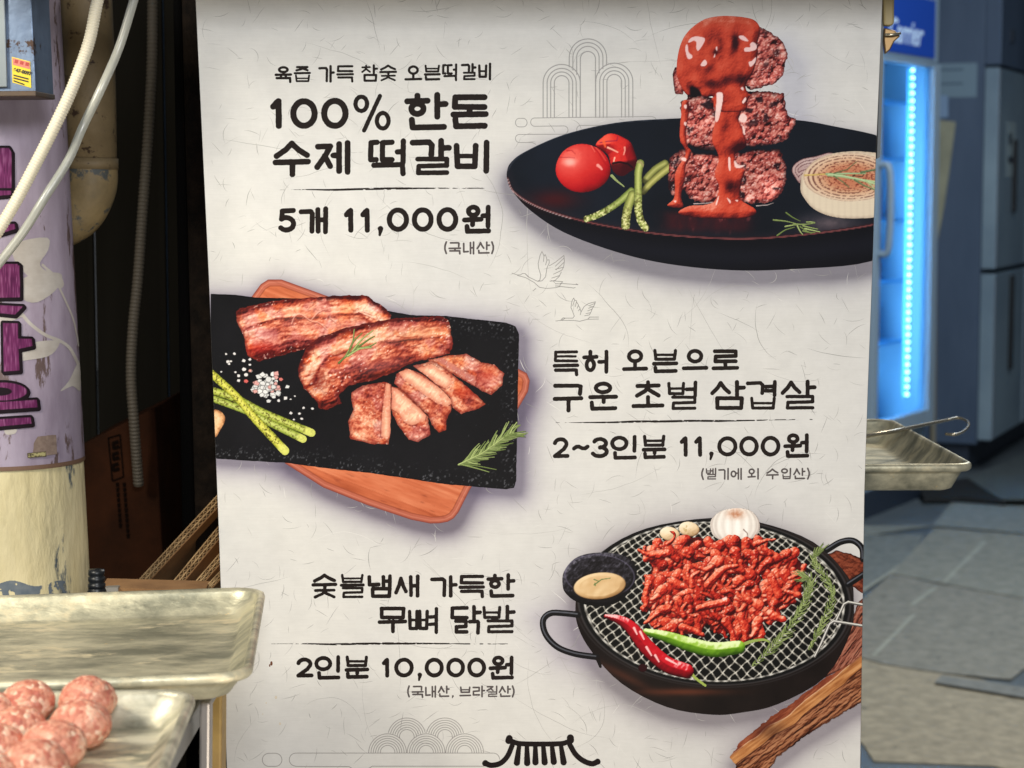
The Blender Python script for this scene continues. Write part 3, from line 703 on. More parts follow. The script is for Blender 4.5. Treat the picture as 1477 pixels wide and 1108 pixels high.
    cap = spline(Z([(118,640),(130,520),(160,400),(210,300),(300,205),(420,130),(560,100),(700,98),(860,115),(950,145),(1000,210),(1003,290),(975,400),(985,480),(960,600),(930,700),(858,820),(858,880),(890,950),(870,1010),(840,1108),(540,1108),(510,960),(450,962),(392,950),(360,890),(300,850),(262,868),(265,940),(225,935),(170,860),(125,750)], *Z1), 3, True)
    col = spline(Z([(440,50),(452,130),(460,220),(432,330),(430,420),(470,500),(480,560),(452,640),(452,700),(482,760),(470,840),(440,895),(350,920),(250,925),(160,968),(190,1000),(330,1020),(500,1028),(680,1024),(772,992),(770,950),(720,918),(660,880),(648,820),(668,720),(690,640),(640,622),(606,560),(620,500),(690,460),(700,400),(662,290),(640,230),(700,90),(722,30)], *Z2), 3, True)
    drip = spline(Z([(190,90),(240,90),(240,200),(222,300),(222,380),(232,450),(262,490),(240,560),(212,620),(212,700),(192,780),(180,860),(198,935),(130,940),(68,920),(120,870),(132,780),(130,680),(162,600),(205,540),(212,480),(172,400),(170,300),(180,200)], *Z2), 3, True)
    def sauce(lobes, seed):
        def fn(w, f):
            x, y = M.X[w], M.Y[w]; h = 5.5*np.sqrt(np.clip(f, 0, 9)/9)+7*fbm(x*1.3, y*.8, 24, seed, 2)+.5*fbm(x, y, 2.2, seed+1, 2)+1.3*fbm(x, y, 10, seed+5, 2)
            s = lit(h, (-.42,-.62,.66)); t = .06+.86*s
            for (lx, ly, rx, ry, k) in lobes: t = t + k*np.exp(-((x-lx)/rx)**2-((y-ly)/ry)**2)
            t = t+.09*(vn(x, y, 1.3, seed)-.5)+.16*(fbm(x, y, 18, seed+9, 2)-.5)
            return ramp(t, [(0,(44,10,18)),(.3,(104,26,24)),(.5,(160,48,34)),(.68,(188,64,44)),(.86,(200,84,62)),(1,(220,128,108))])
        return fn
    lob = [(1061,62,4.5,9,-.75),(1040,66,5,12,-.3),(1032,75,4,5,-.5),(1026,121,11,7,-.6),(1067,112,10,8,-.55),(1053,118,16,7,-.3),(1046,95,12,14,.05),(1002,115,9,9,.12),(1045,30,40,9,.12),(993,70,7,30,.05),(1023,100,8,6,-.2),(1003,98,9,4,-.22)]
    put(M, drip, sauce([(985,215,6,8,-.3)], 5)); put(M, col, sauce([(1067,213,11,9,-.75),(1040,205,12,22,-.12),(1052,268,9,10,-.7),(1040,232,10,8,.1),(1045,300,60,10,.15),(1047,183,10,10,-.15)], 6)); put(M, cap, sauce(lob, 7))
    for p in ([(240,375),(265,335),(320,315),(410,330),(412,375),(350,468),(325,430),(330,380),(300,360),(262,378)],[(215,410),(235,405),(245,480),(285,520),(275,550),(235,550),(212,470)],[(780,312),(830,308),(882,360),(860,368),(800,345)],
              [(900,395),(930,375),(968,405),(965,450),(920,470),(850,478),(835,450),(860,430),(900,430)],[(885,590),(920,575),(960,535),(955,590),(905,640)],[(372,620),(415,562),(442,600),(415,632)],[(535,425),(552,430),(550,468),(535,450)],[(510,540),(525,500),(528,530)],
              [(800,862),(825,855),(832,890),(810,880)],[(540,925),(575,908),(608,930),(605,1010),(580,1100),(545,1108),(550,1000)],[(820,1010),(850,970),(858,990),(830,1030)]):
        M.blob(Z(p, *Z1), (232,198,196), .9, .95, 3)
    for p in ([(470,30),(500,18),(515,50),(500,150),(475,245),(452,245),(455,160),(462,90)],[(640,225),(670,185),(705,215),(690,260),(650,250)],[(668,90),(695,55),(695,75),(675,105)],[(670,290),(685,300),(690,355),(675,345)],[(555,545),(572,545),(575,640),(560,630)],[(605,560),(640,600),(690,600),(650,622),(610,615)],
              [(205,118),(225,120),(220,150),(204,140)],[(205,255),(222,260),(218,285),(203,275)],[(185,540),(220,545),(215,570),(185,560)],[(455,910),(475,850),(482,850),(465,915)],[(545,860),(575,885),(570,905)],[(120,885),(140,882),(135,900)],[(612,880),(632,878),(630,893)]):
        M.blob(Z(p, *Z2), (236,204,198), .8, .92, 3)
    M.stroke(Z([(280,908),(380,905),(430,895)], *Z2), .8, .5, (210,190,190), .8, .8, True); M.stroke(Z([(780,925),(870,918),(920,900)], *Z2), .8, .4, (205,190,190), .8, .8, True)
    M.build('printed_patty_stack', plate)
    # ---- onion
    O = Layer(1138, 216, 1272, 322); X, Y = O.X, O.Y
    lobe = spline(Z([(312,345),(338,275),(430,215),(560,190),(740,152),(760,300),(440,400),(400,478),(350,420)], *Z4), 4, True)
    body = spline(Z([(405,470),(412,400),(470,320),(560,230),(740,160),(950,135),(1120,142),(1290,165),(1500,230),(1500,790),(1250,836),(1000,852),(800,842),(640,800),(520,730),(440,630),(405,560)], *Z4), 4, True)
    def lb(w, f):
        x, y = X[w], Y[w]; u = f+.5*fbm(x, y, 6, 3); b = (np.sin(f*1.55+1)>.55)
        c = ramp(.4+.4*fbm(x, y, 9, 2), [(0,(120,86,92)),(.5,(168,140,138)),(1,(206,190,184))]); return c*(1-.6*b[..., None])+C(66,26,34)*.6*b[..., None]
    put(O, lobe, lb)
    def bd(w, f):
        x, y = X[w], Y[w]; cx, cy, rx, ry = 1100+930/7.388, 200+410/7.388, 505/7.388, 262/7.388
        q = np.hypot((x-cx)/rx, (y-cy)/ry); q = q+.03*(fbm(x, y, 9, 4)-.5)
        side = ramp(.5+.5*(1-ss(0, 16, f)*0)-.35*ss(6, 0, f)+.06*np.sin(x*.7), [(0,(120,96,84)),(.5,(176,158,140)),(1,(208,194,172))])
        face = ramp(q, [(0,(176,106,78)),(.45,(186,122,92)),(.6,(198,152,120)),(.8,(208,176,148)),(1,(204,184,162))])
        n = fbm(x, y*1.6, 2.6, 8, 3)
        for r0, wd, k in ((.97,.012,.25),(.88,.018,.75),(.78,.02,.8),(.66,.022,.9),(.56,.014,.5),(.46,.016,.55),(.34,.016,.4)):
            a = ss(wd*1.8, 0, abs(q-r0))*k*ss(.35, .55, n+.12*(x < 1180)); face = face*(1-a[..., None])+C(70,26,26)*a[..., None]
        a = ss(.58, .68, n)*ss(.75, .5, q)*.75; face = face*(1-a[..., None])+C(110,38,28)*a[..., None]
        m = ss(1.0, .985, q); return side*(1-m[..., None])+face*m[..., None]
    put(O, body, bd)
    for p, r, c_ in (([(450,390),(560,385),(680,378)],1.3,(178,150,80)),([(680,378),(800,375),(960,372),(1095,370)],1.7,(126,150,108)),([(700,385),(850,400),(1050,440),(1250,470)],2.4,(142,164,120)),([(760,370),(900,330),(1000,245)],.9,(82,92,62)),([(1050,360),(1150,340),(1300,315)],1.6,(70,92,60)),
                 ([(760,400),(860,465),(920,520)],1.1,(92,104,70)),([(980,440),(1080,500),(1200,550)],1.4,(76,98,62)),([(1050,440),(1150,470),(1300,520)],1.7,(150,172,126)),([(1100,450),(1170,510),(1200,545)],1.1,(156,178,130)),([(960,395),(1060,405),(1080,380)],.7,(30,34,26))):
        O.stroke(Z(p, *Z4), r, r*.6, c_, .9, 1); 
        if r > 1.2: O.stroke([(a, b-.5) for a, b in Z(p, *Z4)], r*.3, r*.2, tuple(min(255, v+48) for v in c_), .9, .8)
    O.build('printed_onion', plate)
    sprig_leaves(plate, [[(250,790),(320,840),(400,880)],[(115,868),(240,880),(350,905)],[(240,937),(330,922),(430,915)],[(155,1033),(240,975),(340,945)],[(330,912),(450,915),(560,900)],[(370,930),(400,990),(428,1025)],[(400,940),(460,980),(520,1012)],[(430,930),(510,950),(590,965)],[(450,960),(540,980),(612,995)],[(430,985),(500,1000),(560,1002)],[(470,890),(520,890),(556,893)]], Z4, 1.25)
def sprig_leaves(parent, leaves, z, r, name='printed_rosemary'):
    P = [Z(p, *z) for p in leaves]; A = np.concatenate([np.array(p) for p in P])
    L = Layer(A[:,0].min()-3, A[:,1].min()-3, A[:,0].max()+3, A[:,1].max()+3, .7)
    for i, p in enumerate(P):
        k = (i*37 % 11)/11; c = C(92,108,58)*(1-k)+C(158,172,112)*k
        L.stroke(spline(p, 4), r, r*.5, tuple(c*.8), .7, 1, True); L.stroke([(a-.2, b-.4) for a, b in p], r*.45, r*.25, tuple(c*1.22), .7, .85)
    return L.build(name, parent)

def roast(L, w, f, seed, ang=0, fat=.5, burn=1, spark=1, sc=1.0, lite=0, top=None, thick=40):
    """roast pork: streaky fibres, browned rim, glossy wet sparkle"""
    X, Y = L.X[w], L.Y[w]; u, v = rot(X, Y, ang)
    wu = u+5*(fbm(X, Y, 16, seed)-.5); wv = v+5*(fbm(X, Y, 16, seed+1)-.5)
    fib = fbm(wu/3.2, wv, 3.6*sc, seed+2, 4); big = fbm(wu/2.0, wv, 17*sc, seed+3, 3); f1, f2, r = worley(wu/1.6, wv, 5.0*sc, seed+4)
    h = 1.9*fib+5.5*big+.9*(1-f1)+.9*fbm(X, Y, 2.4, seed+8, 2)
    s = lit(h, (-.5,-.55,.67)); t = .17+.55*s+.75*(big-.5)+.3*(fib-.5)+.16*(fbm(X, Y, 2.1, seed+12, 2)-.5)+.35*(fbm(X, Y, 34, seed+13, 2)-.5)
    t = t+lite
    if top is not None:
        dt = line_f(X, Y, top, 0)[0]*-1/thick+.16*(fbm(wu/3, wv, 9, seed+22, 3)-.5)
        t = t+np.interp(dt, [0,.06,.14,.2,.36,.42,.46,.55,.75,.9,1.1], [-.55,-.4,.0,.2,.26,.02,-.3,.1,.08,-.14,-.4])
        wave = np.sin(dt*46+6*fbm(wu/4, wv, 14, seed+23))*.07; t = t+wave
    t = t+.3*(fbm(X, Y, 4.2, seed+24, 3)-.5)
    c = ramp(t, [(0,(40,10,12)),(.22,(108,32,26)),(.42,(166,68,48)),(.58,(200,110,82)),(.76,(224,156,124)),(1,(246,206,178))])
    pk = ss(.5, .66, fbm(X, Y, 26, seed+5, 3))*.55; pink = ramp(t, [(0,(60,14,22)),(.45,(160,76,78)),(.75,(200,130,128)),(1,(232,186,180))]); c = c*(1-pk[..., None])+pink*pk[..., None]
    og = ss(.56, .72, fbm(X, Y, 20, seed+9, 3))*.6; org = ramp(t, [(0,(84,18,10)),(.5,(190,70,34)),(1,(238,150,90))]); c = c*(1-og[..., None])+org*og[..., None]
    # dark creases
    cr = ss(.045, 0, abs(fbm(wu/1.7, wv, 12*sc, seed+6, 3)-.5))*.28; c = c*(1-cr[..., None])+C(84,22,20)*cr[..., None]
    rim = ss(5.5, 0, f+2.5*(fbm(X, Y, 6, seed+7)-.5))*burn*.8; c = c*(1-rim[..., None])+ramp(fbm(X, Y, 3, seed), [(0,(50,10,14)),(1,(140,42,30))])*rim[..., None]
    sp = ss(.8, .95, vn(X, Y, 1.7, seed+10)*s*1.4)*ss(.45, .62, fbm(X, Y, 18, seed+14, 2))*.6*spark; return c*(1-sp[..., None])+C(250,226,212)*sp[..., None]
def dish_two(B):
    L = Layer(304, 400, 770, 760); X, Y = L.X, L.Y
    L.f = poly_sd(X, Y, WOOD)
    u, v = rot(X, Y, R(21)); n = fbm(u/9, v+3*fbm(u/30, v, 12, 2), 5, 3, 5)
    band = hsh(np.floor((v+2)/47), np.floor((v+2)/47)*0, 3)
    L.rgb[:] = ramp(.15+.6*n+.25*band, [(0,(110,44,26)),(.4,(164,80,50)),(.65,(190,102,68)),(1,(214,136,100))])
    e = L.f; L.over(ss(9.5, 8, e)*.75, (168,92,76)); L.over(ss(1.1, 0, abs(e-9.3))*.7, (112,50,36)); L.over(ss(3, 0, e)*.6, (92,38,36))
    L.over(ss(1.2, 0, abs(e-4.5))*.35, (224,160,140)); L.over(ss(.35, .0, fbm(u/6, v, 3, 12, 3))*.5, (110,44,30))
    wood = L.build('printed_wooden_board', B)
    S = Layer(304, 418, 756, 712, 1.2); X, Y = S.X, S.Y
    S.f = poly_sd(X, Y, SLATE)+1.1*(fbm(X, Y, 7, 3, 3)-.5)
    S.rgb[:] = ramp(fbm(X, Y, 60, 4), [(0,(14,14,17)),(1,(24,24,28))])
    n = fbm(X, Y, 2.6, 7, 3)-.035*(fbm(X, Y, 14, 9, 2) < .5); near = np.maximum(ss(34, 2, S.f)*ss(500, 690, X+.4*(Y-500)), .02)
    low = ss(30, 3, S.f)*(Y > 640)
    S.over(ss(.64-.03*0, .74, n)*np.maximum(near*(X > 640), low)*.62, (120,122,128)); S.over(ss(.84, .87, n)*.4, (80,82,88))
    S.over(ss(3, 0, S.f)*.5, (6,6,9))
    slate = S.build('printed_slate', B)
    def meat(name, polys, pad=6):
        A = np.concatenate([np.array(p[0]) for p in polys]); M = Layer(A[:,0].min()-pad, A[:,1].min()-pad, A[:,0].max()+pad, A[:,1].max()+pad)
        for poly, fn, rg in polys: put(M, poly, lambda w, f, fn=fn: fn(M, w, f), rough=rg, seed=len(poly))
        return M
    back = Z([(145,200),(160,185),(300,152),(450,140),(560,131),(680,130),(705,155),(740,170),(782,212),(770,245),(500,305),(420,352),(330,378),(235,402),(190,378),(175,300),(150,250)], *ZB)
    front = Z([(400,420),(430,350),(480,305),(600,262),(780,226),(980,215),(1010,230),(1022,270),(1034,330),(1020,370),(900,397),(830,422),(780,452),(700,480),(600,502),(562,540),(575,572),(520,600),(488,596),(470,560),(420,510),(400,460)], *ZB)
    M = meat('m', [(back, lambda M, w, f: roast(M, w, f, 101, R(-8), burn=1, top=Z([(145,195),(300,152),(450,140),(680,130),(790,215)], *ZB), thick=62), 1.6)])
    w = M.win(330, 420, 580, 530); g = fbm(M.X, M.Y, 12, 5)
    M.over(ss(9, 2, M.f)*ss(.35, .5, fbm(M.X, M.Y, 9, 77))*(M.Y < 455-.0*M.X)*ss(440, 470, M.X)*.8, (44,14,18))
    M.over(np.exp(-((M.X-375)/22)**2-((M.Y-503)/9)**2)*.5, (186,34,24)); M.over(np.exp(-((M.X-440)/70)**2-((M.Y-455)/12)**2)*.28, (226,162,132))
    M.over(np.exp(-((M.X-385)/26)**2-((M.Y-482)/7)**2)*.35, (184,120,128)); M.over(np.exp(-((M.X-490)/60)**2-((M.Y-470)/7)**2)*.3, (190,124,128))
    for p in ([(560,350),(590,280),(640,265),(720,320),(800,340),(870,400)],[(740,310),(790,250),(820,235)],[(900,300),(950,335)],[(1200,240),(1280,270)],[(1150,240),(1290,300)]):
        M.stroke(spline(Z(p, *Z5), 4), 1.3, .7, (232,176,156), 1, .6); M.stroke([(a+.4, b+1.7) for a, b in spline(Z(p, *Z5), 4)], .6, .4, (112,40,36), .8, .6)
    M.build('printed_roast_pork', slate)
    M = meat('m', [(front, lambda M, w, f: roast(M, w, f, 133, R(-14), burn=1.1, spark=1.3, top=Z([(395,430),(430,350),(480,305),(600,262),(780,226),(1010,218)], *ZB), thick=66), 1.8)])
    M.over(ss(13, 3, M.f)*ss(.3, .5, fbm(M.X, M.Y, 10, 78))*ss(640, 470, M.X)*(M.Y < 560-.25*M.X*0)*(M.X+2.2*(M.Y-480) < 560)*.7, (74,24,26))
    M.over(np.exp(-((M.X-600)/50)**2-((M.Y-482+.12*(M.X-600))/9)**2)*.42, (232,180,134)); M.over(np.exp(-((M.X-525)/34)**2-((M.Y-496+.3*(M.X-525))/8)**2)*.35, (226,168,126))
    M.over(np.exp(-((M.X-545)/44)**2-((M.Y-528+.2*(M.X-545))/10)**2)*.34, (192,126,128)); M.over(np.exp(-((M.X-458)/11)**2-((M.Y-550)/16)**2)*.45, (70,16,22))
    M.stroke(spline(Z([(940,380),(860,480),(800,560)], *ZB), 5), .1, .1, (0,0,0), 1, 0)
    M.stroke(spline(Z([(350,480),(400,410),(470,350),(560,320)], *Z6), 5), .9, .5, (110,36,34), 1, .65); M.stroke(spline(Z([(400,265),(470,275),(545,265)], *Z6), 5), 1, .6, (150,56,36), 1, .7)
    M.build('printed_roast_pork', slate)
    s = [Z([(930,395),(1030,375),(1090,372),(1150,405),(1200,415),(1243,450),(1232,500),(1190,539),(1150,522),(1060,470),(980,425)], *ZB),
         Z([(870,420),(950,400),(1000,430),(1060,480),(1130,540),(1166,576),(1130,596),(1065,617),(1030,592),(1018,550),(960,492)], *ZB),
         Z([(798,452),(840,430),(900,450),(970,500),(1025,560),(1028,600),(1005,642),(1005,682),(975,693),(945,662),(930,622),(880,572),(793,492)], *ZB),
         Z([(780,505),(812,510),(870,562),(932,630),(940,702),(890,731),(850,722),(800,652),(778,600)], *ZB),
         Z([(613,530),(660,502),(750,485),(780,496),(777,600),(776,700),(768,742),(700,740),(612,720),(604,650),(622,600)], *ZB)]
    cuts = [Z([(650,420),(760,490),(940,610),(945,540),(850,500),(720,415)], *Z6), Z([(540,490),(640,460),(760,540),(790,590),(740,630),(680,600)], *Z6), Z([(410,515),(480,495),(600,560),(760,670),(780,730),(740,750),(680,735),(560,650),(440,560)], *Z6),
            Z([(362,620),(400,630),(470,690),(600,810),(590,850),(500,885),(450,860),(400,790),(360,770)], *Z6), Z([(322,590),(352,600),(356,700),(350,960),(330,985),(288,960),(295,800),(310,680)], *Z6)]
    for i in range(5):
        M = meat('m', [(s[i], lambda M, w, f: roast(M, w, f, 160+i*9, R(30), burn=.75, sc=.8, lite=.09), 1.3)])
        w = M.win(0, 0, 9999, 9999); X, Y = M.X, M.Y; f = poly_sd(X, Y, cuts[i]); u, v = rot(X, Y, R(38 if i != 4 else 85))
        n = fbm(u, v/5, 2.0, 9+i, 3); pale = ramp(.2+.55*n+.28*fbm(X, Y, 9, i), [(0,(176,90,72)),(.3,(218,150,124)),(.6,(240,192,160)),(1,(252,224,196))]) if i != 0 else ramp(.25+.6*n, [(0,(140,70,72)),(1,(212,150,146))])
        kk = (.3+.7*ss(-1, 9, f)*(.7+.6*fbm(X, Y, 12, 60+i, 3)))[..., None]; pale = C(186,104,82)*(1-kk)+pale*kk; k = ss(.56, .7, fbm(X, Y, 9, 70+i, 3))*.5; pale = pale*(1-k[..., None])+C(206,122,100)*k[..., None]
        k = ss(.8, .95, vn(X, Y, 1.8, 50+i))*.5; pale = pale*(1-k[..., None])+C(255,240,224)*k[..., None]
        M.over(ss(-.9, .9, f+2.2*(fbm(X, Y, 6, i, 3)-.5))*(.94), pale)
        M.over(ss(1.2, 0, abs(f+1))*ss(.45, .6, fbm(X, Y, 5, 3+i))*.7, (96,30,26))
        if i in (0, 1): M.over(np.exp(-((X-(705 if i == 0 else 668))/16)**2-((Y-(540 if i == 0 else 566))/9)**2)*.5, (184,52,28))
        M.build('printed_pork_slice', slate)
    # salt
    K = Layer(300, 480, 458, 620, .8); rnd = random.Random(5)
    def grain(x, y, r, c):
        n = rnd.randint(4, 6); a0 = rnd.uniform(0, 6); poly = [(x+r*rnd.uniform(.75, 1.15)*math.cos(a0+6.283*k/n), y+r*rnd.uniform(.6, 1.0)*math.sin(a0+6.283*k/n)) for k in range(n)]
        w = K.win(x-r-3, y-r-3, x+r+3, y+r+3); f = poly_sd(K.X[w], K.Y[w], poly)
        if f.size == 0: return
        sh = C(*c)*.5; K.over(ss(-.9, .2, f), sh, w); K.over(ss(.1, .9, f), c, w); K.over(ss(.9, 1.8, f)*.4, C(*c)*.84, w); K.f[w] = np.maximum(K.f[w], f)
    for _ in range(125):
        a = rnd.uniform(0, 6.283); q = abs(rnd.gauss(0, .52)); 
        if q > 1.15: continue
        x = 385+26*q*math.cos(a)+2; y = 558+22*q*math.sin(a)+.12*(a); pk = rnd.random() < (.35 if x > 396 else .1)
        grain(x, y, rnd.uniform(3.2, 5.4), (214,158,154) if pk else (rnd.uniform(205,232),)*3)
    for a, b, r in ((222,65,2.3),(295,62,2.7),(240,135,3.3),(265,130,2.8),(250,155,2.6),(180,222,1.8),(307,227,2.8),(380,125,3.8),(435,115,3.4),(435,160,2.5),(385,203,3.6),(335,258,3.2),(333,300,3.8),(400,250,3.4),(440,215,3.6),(912,545,2.5),(988,550,2.6),(797,592,3.4),(875,595,2.6),(893,640,2.8),(825,648,2),(833,440,1.8),(795,468,2),(750,458,4),(690,480,3)):
        grain(290+a/6.156, 500+b/6.156, r, (224,220,220))
    grain(355, 550, 4, (206,96,92)); grain(405, 547, 3.4, (206,116,110)); grain(361, 535, 3.2, (222,160,150))
    K.build('printed_salt', slate)
    # asparagus stalks and garlic
    A = Layer(303, 530, 458, 662)
    def stalk(p, r, seed, c0, c1):
        p = spline(Z(p, *Z8), 6); f, t = line_f(A.X, A.Y, p, r, r*1.12); s = np.clip(f/r, 0, 1)
        d = Z([(0,0)], *Z8); n = fbm(A.X, A.Y, 2.0, seed, 2); col = ramp(.12+.85*s, [(0,(70,84,22)),(.4,c0),(1,c1)])
        k = ss(.58, .68, n)*.8; col = col*(1-k[..., None])+C(70,62,20)*k[..., None]; k = ss(.93, .97, t)*.8; col = col*(1-k[..., None])+C(206,208,110)*k[..., None]
        A.over(ss(-.5, .5, f), col); A.f = np.maximum(A.f, f)
    stalk([(60,445),(400,570),(620,680),(905,820)], 4.9, 3, (146,160,66), (188,196,112)); stalk([(60,375),(330,470),(560,590),(980,765)], 5.2, 5, (152,164,64), (192,198,108)); stalk([(70,220),(300,430),(480,640),(745,925)], 5.6, 7, (176,176,62), (214,210,104))
    A.build('printed_asparagus', slate)
    Gc = Layer(300, 585, 330, 640, .8); gp = spline(Z([(40,560),(80,560),(130,558),(180,580),(213,625),(205,680),(170,740),(130,805),(60,830)], *Z8), 4, True)
    put(Gc, gp, lambda w, f: ramp(.25+.5*ss(0, 8, f)+.5*(fbm(Gc.X[w], Gc.Y[w], 3, 4)-.5), [(0,(96,44,22)),(.4,(200,150,104)),(1,(236,204,166))])); Gc.build('printed_garlic', slate)
    sprig_leaves(slate, [[(565,408),(600,375),(650,340)],[(590,385),(620,330),(628,270)],[(620,360),(660,310),(705,275)],[(640,345),(690,310),(712,298)],[(640,350),(690,340),(718,325)],[(600,380),(650,350),(700,345)],[(610,350),(625,320),(660,285)]], ZB, 1.6)
    lv = []; rnd = random.Random(3)
    sp = spline([(1055,825),(1120,795),(1190,755),(1240,715),(1290,690)], 8)
    for i in range(2, len(sp)-2):
        x, y = sp[i]
        for sgn in (-1, 1):
            a = math.atan2(sp[i+2][1]-y, sp[i+2][0]-x)+sgn*rnd.uniform(.35, .75); l = rnd.uniform(42, 76)
            lv.append([(x, y), (x+l*.5*math.cos(a), y+l*.5*math.sin(a)), (x+l*math.cos(a+sgn*-.1), y+l*math.sin(a-sgn*.1))])
    lv += [[(1055,825),(1120,828),(1210,845)],[(1060,822),(1130,840),(1180,855)],[(1200,750),(1235,700),(1262,648)],[(1240,715),(1290,695),(1330,688)],[(1080,815),(1110,770),(1140,738)],[(1055,825),(1150,780),(1240,715)]]
    sprig_leaves(slate, lv, ZB, 1.25)

def dish_three(B):
    # logs behind the pan
    G = Layer(1150, 780, 1275, 1000); X, Y = G.X, G.Y
    def bark(L, c0, c1, c2, ang, seed, st=6, s=5):
        def fn(w, f):
            x, y = L.X[w], L.Y[w]; u, v = rot(x, y, ang); v = v+6*(fbm(u, v, 40, seed)-.5)
            h = 8*fbm(u/st, v, s, seed+1, 5)+2*fbm(u/2, v, 2.5, seed+5, 2); sh = lit(h, (-.3,-.7,.6)); t = .05+.55*sh+.4*(fbm(u/st, v, s*2, seed+2)-.2)
            c = ramp(t, [(0,(26,12,10)),(.35,c0),(.6,c1),(1,c2)]); k = ss(4, 0, f)*.6; return c*(1-k[..., None])+C(30,12,10)*k[..., None]
        return fn
    put(G, Z([(1200,250),(1240,235),(1300,245),(1420,300),(1420,460),(1340,400),(1280,360),(1240,300)], *ZC), bark(G, (84,34,22), (128,62,42), (172,110,84), R(40), 3, 2.5), rough=1.5)
    put(G, Z([(1180,750),(1230,640),(1290,560),(1330,440),(1420,380),(1420,640),(1290,700)], *ZC), bark(G, (110,58,46), (150,92,74), (186,134,112), R(-58), 8, 8, 3), rough=1)
    G.build('printed_firewood', B)
    # pan with mesh
    P = Layer(770, 742, 1275, 1034, 1.0); X, Y = P.X, P.Y
    P.f = poly_sd(X, Y, GRILLB)
    hl = spline(Z([(205,492),(150,486),(95,486),(65,515),(75,570),(120,620),(190,648),(280,662)], *ZC), 5); hr = spline(Z([(1205,232),(1260,200),(1310,195),(1345,225),(1350,270)], *ZC), 5)
    hr2 = Z([(1290,370),(1370,318)], *ZC)
    cx, cy = 760+752/2.784, 710+440/2.784; rx, ry = 545/2.784, 333/2.784
    u, v = rot(X-cx, Y-cy, R(2.5)); q = np.hypot(u/rx, v/ry)
    P.rgb[:] = ramp(fbm(X, Y, 40, 3), [(0,(16,12,12)),(1,(34,26,24))])
    P.over(np.exp(-((X-985)/60)**2-((Y-(998+.0*X))/5)**2)*ss(1, 1.08, q)*.6, (112,54,34)); P.over(np.exp(-((X-900)/40)**2-((Y-975-.5*(X-900))/7)**2)*ss(1, 1.05, q)*.5, (92,48,34))
    P.over(ss(1.0, .985, q), (11,12,12)); P.over(ss(.018, 0, abs(q-1.0))*.8, (62,60,62)); P.over(ss(.02, 0, abs(q-.985))*.9, (12,12,14)); P.over(ss(.012, 0, abs(q-1.03))*.5, (50,48,50))
    # woven wires: two families, foreshortened
    tt = (v/ry+1)/2
    dep = 1/(1.55-.62*tt)      # larger towards the front
    px = u*dep*0+u; 
    gu = (u/rx)/(.72+.28*tt); gv = np.log((tt+1.3)/2.3)*2.6
    N = 15.5
    for k, sg in ((0, 1), (1, -1)):
        a = gu*N*.72+sg*gv*N*.74
        ph = gu*N*.72-sg*gv*N*.74
        a = a+.055*np.sin(ph*math.pi+k*1.57)+.22*(fbm(X, Y, 60, 5+k, 2)-.5)
        fr = np.abs(a-np.round(a)); gy, gx = np.gradient(a); gm = np.hypot(gx, gy)+1e-6
        d = fr/gm
        m = ss(1.15, .45, d)*ss(.97, .955, q)*(q < .97)
        br = .55+.45*np.sin(ph*2*math.pi+1)*.8
        P.over(m, ramp(br, [(0,(104,102,96)),(.6,(178,174,164)),(1,(222,220,210))]))
    P.over(ss(.011, .004, abs(q-.955)), ramp(.5+.5*np.sin(np.arctan2(v, u)*60), [(0,(96,94,90)),(1,(206,204,198))]))
    P.over(ss(200, 120, Y-cy+ry)*0, (0,0,0))
    for h in (hl, hr, hr2):
        P.stroke(h, 4.4, 4.4, (17,17,19), .9, 1, True); P.stroke([(a-1.2, b-1.3) for a, b in h], .9, .7, (120,124,136), 1.2, .7)
    P.stroke(Z([(285,670),(295,700)], *ZC), 3, 2, (20,16,16), 1, 1, True)
    pan = P.build('printed_grill_pan', B)
    # bowl of sauce
    Q = Layer(806, 792, 924, 880, .8); X, Y = Q.X, Q.Y
    put(Q, spline(Z([(143,370),(148,320),(190,268),(250,246),(330,243),(400,258),(437,300),(438,350),(400,415),(350,448),(280,458),(200,440),(155,405)], *ZC), 4, True),
        lambda w, f: ramp(.25+.5*lit(5*fbm(Q.X[w], Q.Y[w], 9, 3, 4)+3*np.sqrt(np.clip(f, 0, 6)))+.35*(fbm(Q.X[w], Q.Y[w], 4, 5)-.5)-.3*ss(850, 862, Q.Y[w]), [(0,(10,9,11)),(.5,(24,22,26)),(.66,(50,48,56)),(.8,(104,102,114)),(1,(196,192,202))]))
    Q.over(ss(1.2, 0, abs(ell_f(X, Y, 760+292/2.784, 710+335/2.784, 50, 30, R(4))))*.5, (110,104,130))
    Q.blob(circ(864.5, 845.5, 39, 20.5, 24), (20,14,14), 3, .8)
    sa = ell_f(X, Y, 865, 845, 37.5, 19, R(-6)); h = 6*fbm(X, Y, 16, 4, 2)+3*np.sqrt(np.clip(sa, 0, 4))
    Q.over(ss(-.6, .6, sa), ramp(.1+.8*lit(h), [(0,(150,112,70)),(.5,(202,168,122)),(1,(232,208,168))]))
    for p in ([(270,372),(300,350),(335,345)],[(270,350),(290,358)],[(275,375),(272,365)]): Q.stroke(Z(p, *ZC), .8, .5, (84,112,64), .7, .95)
    Q.build('printed_sauce_bowl', pan)
    # garlic
    K = Layer(948, 728, 1100, 786, .8); X, Y = K.X, K.Y
    def clove(cx_, cy_, rx_, ry_, sd):
        f = ell_f(X, Y, cx_, cy_, rx_, ry_, R(10)); K.over(ss(-.5, .5, f), ramp(.2+.7*lit(5*np.sqrt(np.clip(f, 0, 9)/3)+.8*fbm(X, Y, 3, sd)), [(0,(120,84,54)),(.5,(214,188,150)),(1,(246,236,214))])); K.f = np.maximum(K.f, f)
    clove(966, 770, 14.5, 10, 3); clove(994, 763, 15, 10.5, 4); K.over(ss(.6, .7, fbm(X, Y, 3, 8, 2))*np.exp(-((X-996)/12)**2-((Y-763)/8)**2)*.6, (150,120,50))
